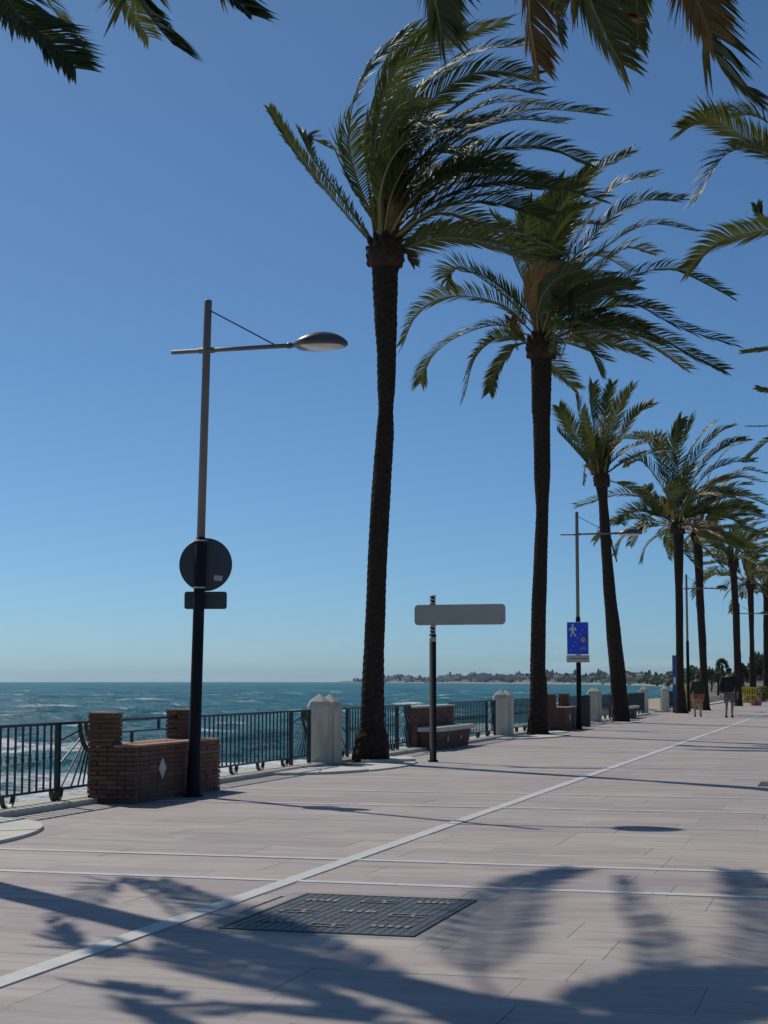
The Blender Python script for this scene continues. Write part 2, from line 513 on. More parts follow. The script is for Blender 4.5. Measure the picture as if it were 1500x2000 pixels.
# white marble bands laid across the paving and the long line down it
def band(x0, y0, x1, y1, n=1):
    mb = MB()
    if abs(x1 - x0) > abs(y1 - y0):
        L = x1 - x0; k = max(1, int(L / 1.6))
        for i in range(k):
            mb.box((x0 + L*i/k + 0.002, y0, -0.03), (x0 + L*(i+1)/k - 0.002, y1, 0.0035 + (i % 3) * 0.0006))
    else:
        L = y1 - y0; k = max(1, int(L / 1.3))
        for i in range(k):
            mb.box((x0, y0 + L*i/k + 0.002, -0.03), (x1, y0 + L*(i+1)/k - 0.002, 0.0062 + (i % 3) * 0.0005))
    mb.build('marble_band', M['white_marble'], promenade)
for yy in LINES_Y + [31.0, 33.2, 38.4, 39.6, 45.0, 47.2]:
    band(-7.9, yy - 0.048, 12, yy + 0.048)
band(-3.72, 1.0, -3.60, 110)

land = MB()
land.box((16.0, -300, -3.5), (900, 130, -0.45))
tag(land.build('land', M['coast_soil']), kind='structure')

# ------------------------------------------------------------------ iron access cover
def access_cover(x0, y0, x1, y1, label, detail=True):
    t = empty('access_cover', (x0, y0, 0), label, 'manhole cover', 'iron access covers')
    W, D = x1 - x0, y1 - y0
    fr = MB()
    fr.box((-0.1, -0.1, -0.05), (W + 0.1, 0.0, -0.001)); fr.box((-0.1, D, -0.05), (W + 0.1, D + 0.1, -0.001))
    fr.box((-0.1, 0, -0.05), (0, D, -0.002)); fr.box((W, 0, -0.05), (W + 0.1, D, -0.002))
    fr.build('concrete_frame', M['concrete'], t)
    rim = MB()
    rim.box((0.0, 0.0, -0.05), (W, 0.02, 0.006)); rim.box((0, D - 0.02, -0.05), (W, D, 0.006))
    rim.box((0.0, 0.02, -0.05), (0.02, D - 0.02, 0.0065)); rim.box((W - 0.02, 0.02, -0.05), (W, D - 0.02, 0.0065))
    rim.build('iron_rim', M['cover_iron'], t)
    splits = [0.022, D * 0.34, D * 0.67, D - 0.022]
    for r in range(3):
        a, b = splits[r] + 0.003, splits[r + 1] - 0.003
        p = MB()
        p.box((0.023, a, -0.04), (W - 0.023, b, 0.0022))
        n = int((W - 0.06) / 0.052)
        for k in range(n):
            xx = 0.03 + (W - 0.06) * (k + 0.5) / n
            p.box((xx - 0.020, a + 0.004, 0.0018), (xx + 0.020, b - 0.004, 0.0046))
        plate = p.build('cover_plate', M['cover_iron'], t)
        for c in range(3):
            cx = W * (0.2 + 0.3 * c) + rng.uniform(-0.02, 0.02)
            cy = (a + b) / 2 + rng.uniform(-0.05, 0.05)
            s = MB()
            if (r + c) % 2:
                s.box((cx - 0.11, cy - 0.05, 0.003), (cx + 0.11, cy - 0.035, 0.0105)); s.box((cx - 0.11, cy + 0.035, 0.003), (cx + 0.11, cy + 0.05, 0.0105))
                s.box((cx - 0.11, cy - 0.034, 0.003), (cx - 0.095, cy + 0.034, 0.0104)); s.box((cx + 0.02, cy - 0.034, 0.003), (cx + 0.04, cy + 0.034, 0.0104))
            else:
                for q in range(5):
                    qx = cx - 0.09 + q * 0.045 + rng.uniform(-0.006, 0.006)
                    s.box((qx - 0.014, cy - 0.045 + rng.uniform(0, 0.02), 0.003), (qx + 0.014, cy + 0.045 - rng.uniform(0, 0.025), 0.0103))
            s.build('lifting_socket', M['cover_socket'], plate)
    return t
access_cover(*COVER, 'large dark ribbed iron access cover in the foreground beside the long white line')
access_cover(-1.25, 21.5, -0.2, 22.4, 'small dark iron access cover cut by the right edge of the picture')

# ------------------------------------------------------------------ sea wall, kerb
wall = MB()
wall.box((-8.62, -30, -4.2), (-7.985, 66.6, -0.02)); wall.box((-8.62, 72.4, -4.2), (-7.985, 230, -0.02))
tag(wall.build('sea_wall', M['concrete']), 'concrete sea wall carrying the railing above the water', 'wall')
kerb = empty('kerb', (0, 0, 0), 'pale stone kerb under the iron railing', 'kerb')
yy = 2.0
while yy < 128:
    L = 1.15 if yy < 60 else 3.0
    if not (66.2 < yy + L / 2 < 72.6):
        k = MB()
        k.box((-8.55, yy + 0.004, -0.02), (-7.99, yy + L - 0.004, 0.06 + rng.uniform(-0.004, 0.004)), 0, 0.5, 0.012)
        k.build('kerb_stone', M['kerb_stone'], kerb)
    yy += L

def planter(cy, label, seed, half=2.65, dep=1.25):
    r = random.Random(seed)
    t = empty('tree_surround', (-8.03, cy, 0), label, 'tree surround', 'pale stone surrounds of the palms')
    N = 6
    for k in range(N):
        a0, a1 = math.pi * k / N + 0.006, math.pi * (k + 1) / N - 0.006
        outer, inner = [], []
        for j in range(7):
            a = a0 + (a1 - a0) * j / 6
            outer.append((dep * math.sin(a), -half * math.cos(a)))
            inner.append((0.36 * dep * math.sin(a), -0.42 * half * math.cos(a)))
        mb = MB()
        h = 0.030 + r.uniform(-0.006, 0.006) + (0.035 if k == 4 and cy > 20 else 0.015 if k == 5 and cy > 20 else 0)
        mb.prism(outer + inner[::-1], -0.02, h)
        mb.build('surround_stone', M['planter_stone'], t)
    soil = MB()
    soil.prism([(0.355 * dep * math.sin(math.pi * j / 24), -0.415 * half * math.cos(math.pi * j / 24)) for j in range(25)], -0.01, 0.018)
    soil.build('soil', M['joint_bed'], t)
    return t
planter(12.1, 'rounded pale stone tree surround cut by the left edge of the picture', 1, 2.2)
planter(24.75, 'pale stone tree surround under the tallest palm beside the first stone posts', 2)
planter(39.6, 'pale stone tree surround under the second tall palm', 3)
planter(53.6, 'pale stone tree surround under the slanting short palm', 4)

# ------------------------------------------------------------------ iron railing
def railing(y0, y1, fan0, fan1, label, fine=True):
    t = empty('iron_railing', (RAIL_X, y0, 0), label, 'railing', 'black iron railing panels along the sea wall')
    L = y1 - y0
    TOP, BOT, K = 0.885, 0.175, 0.06
    MBm = M['iron']
    MB().box((-0.024, 0, TOP - 0.03), (0.024, L, TOP)).build('top_rail', MBm, t)
    MB().box((-0.016, 0, BOT - 0.012), (0.016, L, BOT + 0.012)).build('bottom_rail', MBm, t)
    FANW = 0.88
    posts = [0.03, L - 0.03]
    s0, s1 = 0.08, L - 0.08
    if fan0: posts.append(FANW); s0 = FANW
    if fan1: posts.append(L - FANW); s1 = L - FANW
    for p in posts:
        MB().box((-0.026, p - 0.026, K), (0.026, p + 0.026, TOP - 0.031)).build('rail_post', MBm, t)
    n = max(2, int(round((s1 - s0) / 0.155)))
    bm_ = MB()
    bm_.box((-0.009, -0.009, BOT + 0.0125), (0.009, 0.009, TOP - 0.0305))
    bm_.box((-0.014, -0.014, 0.50), (0.014, 0.014, 0.535)); bm_.box((-0.013, -0.013, 0.545), (0.013, 0.013, 0.565))
    bar = bm_.mesh('baluster', MBm)
    for k in range(1, n):
        o = link('baluster', bar, t, (0, s0 + (s1 - s0) * k / n, 0))
    def arc(cy, cz, r, a0, a1, w, name, depth=0.02):
        mb = MB()
        N = 14
        for j in range(N):
            b0, b1 = a0 + (a1 - a0) * j / N, a0 + (a1 - a0) * (j + 1) / N
            q = []
            for (rr, bb) in ((r - w, b0), (r + w, b0), (r + w, b1), (r - w, b1)):
                q.append((cy + rr * math.cos(bb), cz + rr * math.sin(bb)))
            vs = [(-depth, a, b) for a, b in q] + [(depth, a, b) for a, b in q]
            fs = [(0,1,2,3), (7,6,5,4), (1,5,6,2), (3,7,4,0)]
            mb.add(vs, fs)
        mb.build(name, MBm, t)
    # U shaped feet standing on the kerb
    u = 0.55
    while u < L - 0.3:
        arc(u, BOT - 0.012, 0.115, math.pi, 2 * math.pi, 0.012, 'curved_foot', 0.022)
        u += 1.05
    # sunburst panels
    for on, cy, sgn in ((fan0, 0.05, 1), (fan1, L - 0.05, -1)):
        if not on: continue
        cz = TOP - 0.03
        arc(cy, cz, 0.17, math.pi, 1.5 * math.pi, 0.014, 'fan_arc') if sgn < 0 else arc(cy, cz, 0.17, 1.5 * math.pi, 2 * math.pi, 0.014, 'fan_arc')
        arc(cy, cz, 0.31, math.pi, 1.5 * math.pi, 0.018, 'fan_arc') if sgn < 0 else arc(cy, cz, 0.31, 1.5 * math.pi, 2 * math.pi, 0.018, 'fan_arc')
        for a in (12, 28, 42, 53, 63, 72, 82):
            ra = math.radians(a)
            dy, dz = math.cos(ra), math.sin(ra)
            reach = min((FANW - 0.08) / max(dy, 1e-3), (cz - BOT - 0.012) / max(dz, 1e-3))
            p0 = Vector((0, cy + sgn * dy * 0.32, cz - dz * 0.32)); p1 = Vector((0, cy + sgn * dy * reach, cz - dz * reach))
            MB().tube([p0, p1], 0.011, 6).build('fan_ray', MBm, t)
    return t
railing(9.2, 16.95, False, True, 'black iron railing at the left edge ending in a sunburst panel')
railing(19.66, 24.52, False, True, 'black iron railing between the low brick box and the first stone posts')
railing(25.62, 30.52, True, True, 'black iron railing behind the trunk of the tallest palm')
railing(33.75, 38.22, False, True, 'black iron railing between the brick bench and the second stone posts')
railing(39.2, 44.2, True, False, 'black iron railing behind the second tall palm')
railing(47.3, 52.3, False, True, 'black iron railing behind the lamp with the blue sign')
railing(53.3, 57.9, True, False, 'black iron railing behind the slanting palm')
railing(61.2, 66.6, False, False, 'short black iron railing before the beach opening')
railing(72.6, 84.0, False, False, 'far black iron railing beyond the beach opening')

# ------------------------------------------------------------------ stone posts
def stone_post(x, y, label, double=True):
    t = empty('stone_post', (x, y, 0), label, 'stone post', 'pale stone posts along the railing')
    spots = [(-0.02, -0.19, 1.0), (0.03, 0.19, 0.99)] if double else [(0, 0, 1.0)]
    for (dx, dy, s) in spots:
        w = 0.165
        c = 0.04
        H = 0.92 * s
        poly = [(dx - w + c, dy - w), (dx + w - c, dy - w), (dx + w, dy - w + c), (dx + w, dy + w - c), (dx + w - c, dy + w), (dx - w + c, dy + w), (dx - w, dy + w - c), (dx - w, dy - w + c)]
        MB().prism(poly, 0.0, H).build('shaft', M['post_stone'], t)
        cap = MB()
        w2 = w + 0.004
        lo = [(dx - w2 + c, dy - w2), (dx + w2 - c, dy - w2), (dx + w2, dy - w2 + c), (dx + w2, dy + w2 - c), (dx + w2 - c, dy + w2), (dx - w2 + c, dy + w2), (dx - w2, dy + w2 - c), (dx - w2, dy - w2 + c)]
        w3 = 0.115
        ring1 = [(p[0], p[1], H) for p in lo]
        ring2 = [(dx + (p[0]-dx) * 0.84, dy + (p[1]-dy) * 0.84, H + 0.07 * s) for p in lo]
        ring3 = [(dx + (p[0]-dx) * 0.80, dy + (p[1]-dy) * 0.80, H + 0.085 * s) for p in lo]
        apex = [(dx, dy, H + 0.215 * s)]
        vs = ring1 + ring2 + ring3 + apex
        fs = [tuple(range(7, -1, -1))]
        for k in range(8):
            k2 = (k + 1) % 8
            fs += [(k, k2, 8 + k2, 8 + k), (8 + k, 8 + k2, 16 + k2, 16 + k), (16 + k, 16 + k2, 24)]
        cap.add(vs, fs)
        cap.build('cap', M['post_stone'], t)
    return t
stone_post(-8.18, 25.05, 'twin weathered stone posts with pyramid caps beside the tallest palm')
stone_post(-8.15, 38.70, 'twin stone posts with pyramid caps right of the brick bench')
stone_post(-8.13, 52.75, 'twin stone posts with pyramid caps behind the blue sign lamp')
stone_post(-8.30, 67.0, 'single stone post left of the beach opening', False)
stone_post(-8.0, 71.9, 'single stone post right of the beach opening', False)

# ------------------------------------------------------------------ brickwork
BR_L, BR_W, BR_H, JNT = 0.242, 0.118, 0.043, 0.008
def unit_brick(l, w, h, cut=0.004):
    return MB().box((-l/2, -w/2, 0), (l/2, w/2, h), 0, 0.5, cut).mesh('brick', M['brick'])
BRICKS = {}
def brick_at(parent, cx, cy, z, lx, ly, seedr, joined=None):
    jx, jy = seedr.uniform(-0.005, 0.005), seedr.uniform(-0.005, 0.005)
    if joined is not None:
        joined.box((cx + jx - lx/2, cy + jy - ly/2, z), (cx + jx + lx/2, cy + jy + ly/2, z + BR_H), 0, seedr.random())
        return
    key = (round(lx, 2), round(ly, 2))
    if key not in BRICKS:
        BRICKS[key] = unit_brick(key[0], key[1], BR_H)
    link('brick', BRICKS[key], parent, (cx + jx, cy + jy, z))

def course_run(parent, axis, fixed, a0, a1, z, phase, depth, r, joined):
    """one course of bricks along x or y; `fixed` is the centre of the other axis"""
    p = a0
    first = True
    while p < a1 - 0.02:
        l = BR_L if not (first and phase) else BR_L / 2
        first = False
        e = min(p + l, a1)
        if a1 - e < 0.05: e = a1
        c, ln = (p + e) / 2, e - p - JNT
        if ln > 0.02:
            if axis == 'y': brick_at(parent, fixed, c, z, depth, ln, r, joined)
            else: brick_at(parent, c, fixed, z, ln, depth, r, joined)
        p = e

def pillar(parent, x0, x1, y0, y1, z0, courses, r, joined, core):
    core.box((x0 + 0.016, y0 + 0.016, z0), (x1 - 0.016, y1 - 0.016, z0 + courses * (BR_H + JNT) - 0.004))
    for c in range(courses):
        z = z0 + c * (BR_H + JNT)
        off = 0.012 if c % 2 else -0.004
        if c % 2:
            for k in range(2):
                ya = y0 + (y1 - y0) * k / 2; yb = y0 + (y1 - y0) * (k + 1) / 2
                brick_at(parent, (x0+x1)/2, (ya+yb)/2, z, x1 - x0 + off, yb - ya - JNT, r, joined)
        else:
            for k in range(2):
                xa = x0 + (x1 - x0) * k / 2; xb = x0 + (x1 - x0) * (k + 1) / 2
                brick_at(parent, (xa+xb)/2, (y0+y1)/2, z, xb - xa - JNT, y1 - y0 + off, r, joined)

def diamond(parent, x, y, z, s, name='diamond_tile'):
    mb = MB()
    q = [(0, -s*0.9), (-s, 0), (0, s*0.9), (s, 0)]
    vs = [(x, y + a[1], z + a[0]) for a in q] + [(x + 0.012, y + a[1], z + a[0]) for a in q]
    mb.add(vs, [(0,1,2,3), (7,6,5,4), (0,4,5,1), (1,5,6,2), (2,6,7,3), (3,7,4,0)])
    mb.build(name, M['planter_stone'], parent)

def brick_box(y0, label, near):
    t = empty('brick_seat_box', (0, y0, 0), label, 'brick structure', 'low brick boxes with two pillars')
    r = random.Random(int(y0))
    joined = None if near else MB()
    core = MB()
    X0, X1, L, NC = -8.12, -7.55, 2.48, 12
    core.box((X0 + 0.02, 0.03, -0.01), (X1 - 0.014, L - 0.03, NC * (BR_H + JNT) - 0.012))
    for c in range(NC):
        z = c * (BR_H + JNT)
        course_run(t, 'y', X1 - BR_W/2, 0.0 if c % 2 else BR_W + 0.006, L, z, c % 2, BR_W, r, joined)
        course_run(t, 'x', BR_W/2, X0, X1 - (BR_W + 0.006 if c % 2 else 0.0), z, (c + 1) % 2, BR_W, r, joined)
    zt = NC * (BR_H + JNT)
    cp = MB()
    cp.box((-7.815, 0.0, zt - 0.006), (X1 + 0.008, L, zt + 0.016)); cp.box((-8.115, 0.264, zt - 0.006), (-7.818, L - 0.364, zt + 0.015))
    cp.build('coping', M['brick_cap'], t)
    ZP = zt
    for (pa, pb) in ((0.0, 0.26), (L - 0.36, L - 0.08)):
        pillar(t, -8.12, -7.83, pa, pb, ZP, 7, r, joined, core)
        MB().box((-8.13, pa - 0.006, ZP + 7 * (BR_H + JNT) - 0.004), (-7.82, pb + 0.006, ZP + 7 * (BR_H + JNT) + 0.014)).build('pillar_cap', M['brick_cap'], t)
    core.build('mortar_core', M['mortar'], t)
    if joined is not None:
        tag(joined.build('brickwork', M['brick'], t), kind='stuff')
    diamond(t, X1 - 0.004, 0.72, 0.35, 0.12)
    # iron bars stepping between the two pillars
    g = MB()
    g.box((-8.01, 0.262, 0.875), (-7.98, L - 0.362, 0.905)); g.box((-8.006, 0.262, 0.745), (-7.984, L - 0.362, 0.763))
    g.box((-8.008, 1.60, 0.764), (-7.982, 1.64, 0.874)); g.box((-8.008, 0.85, zt + 0.016), (-7.982, 0.89, 0.744))
    g.build('iron_infill', M['iron'], t)
    return t
brick_box(16.52, 'low brick box with two pillars and a white diamond, beside the nearest lamp', True)
brick_box(43.95, 'low brick box with two pillars behind the lamp with the blue sign', False)

def brick_bench(y0, label):
    t = empty('brick_bench', (0, y0, 0), label, 'bench', 'brick benches with stone seats')
    r = random.Random(int(y0) + 3)
    j = MB(); core = MB()
    L = 3.05
    NC = 16
    core.box((-8.38, 0.03, -0.01), (-8.18, L - 0.03, NC * (BR_H + JNT)))
    for c in range(NC):
        z = c * (BR_H + JNT)
        course_run(t, 'y', -8.16 - BR_W/2, 0.0, L, z, c % 2, BR_W, r, j)
        course_run(t, 'x', BR_W/2 - 0.002, -8.40, -8.285, z, c % 2, BR_W, r, j)
    zt = NC * (BR_H + JNT)
    MB().box((-8.41, -0.01, zt - 0.004), (-8.15, L + 0.01, zt + 0.03), 0, 0.5, 0.008).build('back_coping', M['planter_stone'], t)
    ns = 7
    for c in range(ns):
        z = c * (BR_H + JNT)
        ins = 0.06 * (1 - c / ns)
        core.box((-8.10, 0.10 + ins, z), (-7.83 - ins, L - 0.12 - ins, z + BR_H + JNT))
        course_run(t, 'y', -7.82 - ins - BR_W/2 + 0.05, 0.08 + ins, L - 0.10 - ins, z, c % 2, BR_W, r, j)
        course_run(t, 'x', 0.08 + ins + BR_W/2 - 0.04, -8.15, -7.90 - ins, z, c % 2, BR_W, r, j)
    zs = ns * (BR_H + JNT)
    core.build('mortar_core', M['mortar'], t)
    tag(j.build('brickwork', M['brick'], t), kind='stuff')
    sl = MB()
    sl.box((-8.155, 0.0, zs), (-7.72, L / 2 - 0.002, zs + 0.085), 0, 0.5, 0.012)
    sl.build('seat_slab', M['planter_stone'], t)
    s2 = MB()
    s2.box((-8.155, L / 2 + 0.002, zs), (-7.722, L, zs + 0.084), 0, 0.5, 0.012)
    s2.build('seat_slab', M['planter_stone'], t)
    diamond(t, -7.782, 0.9, 0.20, 0.055); diamond(t, -7.782, 2.0, 0.20, 0.055)
    return t
brick_bench(30.75, 'brick bench with a pale stone seat behind the direction sign')
brick_bench(57.95, 'brick bench with a pale stone seat right of the slanting palm')
brick_bench(82.2, 'far brick bench with a stone seat behind the walking people')

# ------------------------------------------------------------------ street lamps
def lamp(x, y, label, lean=(0, 0), detail=True):
    t = empty('street_lamp', (x, y, 0), label, 'street lamp', 'street lamps along the railing')
    H, SPLIT, ARM = 6.04, 3.08, 5.41
    def P(dx, dy, z): return Vector((dx + lean[0] * z / H, dy + lean[1] * z / H, z))
    MB().tube([P(0,0,0.0), P(0,0,0.02), P(0,0,0.025), P(0,0,0.30), P(0,0,0.36), P(0,0,SPLIT), P(0,0,SPLIT + 0.03)],
              [0.12, 0.12, 0.085, 0.08, 0.072, 0.066, 0.05], 16).build('lower_post', M['pole_black'], t, True)
    MB().tube([P(0,0,SPLIT + 0.01), P(0,0,H - 0.01), P(0,0,H)], [0.050, 0.048, 0.042], 16).build('upper_post', M['pole_grey'], t, True)
    MB().tube([P(-0.46, 0, ARM), P(1.06, 0, ARM)], 0.027, 10).build('arm', M['pole_grey'], t, True)
    MB().tube([P(-0.10, 0, ARM), P(0.10, 0, ARM)], 0.036, 10).build('arm_clamp', M['pole_grey'], t, True)
    MB().tube([P(0.045, 0, H - 0.14), P(0.88, 0, ARM + 0.025)], 0.008, 6).build('stay_wire', M['pole_black'], t)
    MB().tube([P(1.05, 0, ARM), P(1.09, 0, ARM), P(1.10, 0, ARM), P(1.21, 0, ARM + 0.005)], [0.038, 0.038, 0.028, 0.032], 10).build('head_sleeve', M['lamp_shell'], t, True)
    # luminaire: a flattened teardrop, dark shell with pale crown and a shallow lens
    base = P(1.17, 0, ARM - 0.02)
    LN, WD = 0.64, 0.27
    shell, crown, lens = MB(), MB(), MB()
    NU, NV = 18, 14
    def prof(u):
        w = WD * math.sin(math.pi * min(1, 0.06 + 0.94 * u) ** 0.8) ** 0.6 if u < 1 else 0.012
        h = 0.175 * (math.sin(math.pi * (0.05 + 0.93 * u)) ** 0.62) * (0.72 + 0.42 * u - 0.16 * u * u)
        return max(w, 0.02), max(h, 0.02)
    vs, fs = [], []
    for i in range(NU + 1):
        u = i / NU
        w, h = prof(u)
        for k in range(NV + 1):
            a = math.pi * k / NV
            vs.append(base + Vector((u * LN, -math.cos(a) * w, math.sin(a) ** 0.8 * h)))
    for i in range(NU):
        for k in range(NV):
            a = i * (NV + 1) + k
            fs.append((a, a + 1, a + NV + 2, a + NV + 1))
    shell.add(vs, fs)
    shell.m = [1 if (k % NV) in range(5, 9) and 4 <= k // NV <= 12 else 0 for k in range(len(fs))]
    b2 = []
    for i in range(NU + 1):
        u = i / NU; w, h = prof(u)
        b2.append((u, w))
    rim_v, rim_f = [], []
    for (u, w) in b2:
        rim_v += [base + Vector((u * LN, -w, 0)), base + Vector((u * LN, w, 0)), base + Vector((u * LN, -w * 0.97, -0.018)), base + Vector((u * LN, w * 0.97, -0.018))]
    for i in range(NU):
        a, b = 4 * i, 4 * i + 4
        rim_f += [(a, a + 2, b + 2, b), (a + 1, b + 1, b + 3, a + 3), (a + 2, a + 3, b + 3, b + 2)]
    shell.add(rim_v, rim_f)
    head = shell.build('lamp_head', [M['lamp_shell'], M['lamp_shell_top']], t, True)
    lv, lf = [], []
    NL = 12
    for i in range(NL + 1):
        u = 0.16 + 0.74 * i / NL
        w, h = prof(u)
        s = math.sin(math.pi * i / NL) ** 0.6 if 0 < i < NL else 0.05
        for k in range(9):
            a = math.pi * k / 8
            lv.append(base + Vector((u * LN, -math.cos(a) * w * 0.78, -0.0185 - 0.034 * math.sin(a) * s)))
    for i in range(NL):
        for k in range(8):
            a = i * 9 + k
            lf.append((a, a + 9, a + 10, a + 1))
    lens.add(lv, lf)
    lens.build('lens', M['lamp_lens'], head, True)
    return t, P
LK = 0.967
LB = ground(377, 1555)
LB = LB * (7.41 / -LB.x)
lamp1, P1 = lamp(LB.x, LB.y, 'nearest street lamp, grey over black, with a round sign back', lean=(0.11, 0.03))
lamp1.scale = (LK, LK, LK)
lamp2, P2 = lamp(-7.40, 45.3, 'second street lamp carrying the blue pedestrian sign')
lamp(-7.14, 73.4, 'third street lamp rising between two palm trunks')
lamp(-6.75, 101.5, 'farthest street lamp behind the distant palm trunks')

def round_prism(w, h, r, d, y=0.0, n=6):
    """upright rounded plate in the x-z plane, thickness d along y"""
    pts = []
    for cx, cz, a0 in ((w/2 - r, h/2 - r, 0), (-w/2 + r, h/2 - r, 90), (-w/2 + r, -h/2 + r, 180), (w/2 - r, -h/2 + r, 270)):
        for k in range(n + 1):
            a = math.radians(a0 + 90 * k / n)
            pts.append((cx + r * math.cos(a), cz + r * math.sin(a)))
    m = len(pts)
    vs = [(p[0], y, p[1]) for p in pts] + [(p[0], y + d, p[1]) for p in pts]
    fs = [tuple(range(m)), tuple(range(2*m - 1, m - 1, -1))] + [(k, m + k, m + (k+1) % m, (k+1) % m) for k in range(m)]
    return vs, fs

# round sign with a small plate, seen from behind, strapped to the first lamp
sp = P1(0.0, 0.0, 2.78) * LK + lamp1.location
sg = empty('round_road_sign', sp + Vector((0.035, 0.085, 0)), 'back of a round road sign strapped to the nearest lamp', 'road sign', rz=math.radians(14))
mb = MB()
N = 40
for (rr, ya, yb, m_) in ((0.305, 0.0, 0.016, 0),):
    vs = [(rr * math.cos(2*math.pi*k/N), ya, rr * math.sin(2*math.pi*k/N)) for k in range(N)] + [(rr * math.cos(2*math.pi*k/N), yb, rr * math.sin(2*math.pi*k/N)) for k in range(N)]
    fs = [tuple(range(N)), tuple(range(2*N-1, N-1, -1))] + [(k, N+k, N+(k+1) % N, (k+1) % N) for k in range(N)]
    mb.add(vs, fs)
mb.build('disc', M['sign_back_dark'], sg)
rimm = MB()
rimm.tube([(0.305 * math.cos(2*math.pi*k/N), 0.004, 0.305 * math.sin(2*math.pi*k/N)) for k in range(N + 1)], 0.009, 6, cap=False)
rimm.build('rim', M['sign_back_dark'], sg)
v, f = round_prism(0.10, 0.06, 0.005, 0.004, -0.0045); mb = MB(); mb.add(v, f); mb.xform(Matrix.Translation((0.15, 0, -0.16)) @ Matrix.Rotation(0.12, 4, 'Y')); mb.build('sticker', M['sign_cream'], sg)
for z in (0.285, -0.285):
    st = MB()
    c0 = P1(0, 0, 2.78 + z) * LK + lamp1.location
    ring = [(0.073 * math.cos(2*math.pi*k/16), 0.073 * math.sin(2*math.pi*k/16), 0) for k in range(17)]
    st.tube(ring, 0.010, 5, cap=False)
    o = st.build('strap', M['zinc'], sg)
    o.location = sg.matrix_basis.inverted() @ c0 if False else (Matrix.Rotation(-math.radians(14), 4, 'Z') @ (c0 - sg.location))
pl = empty('sign_plate', sp + Vector((0.035, 0.095, -0.42)), 'small rectangular sign plate seen from behind under the round sign', 'road sign', rz=math.radians(14))
v, f = round_prism(0.50, 0.205, 0.03, 0.014); mb = MB(); mb.add(v, f); mb.build('plate', M['sign_back_dark'], pl)
MB().box((-0.2, -0.022, -0.02), (0.16, -0.0005, 0.02)).build('back_rib', M['sign_back_dark'], pl)

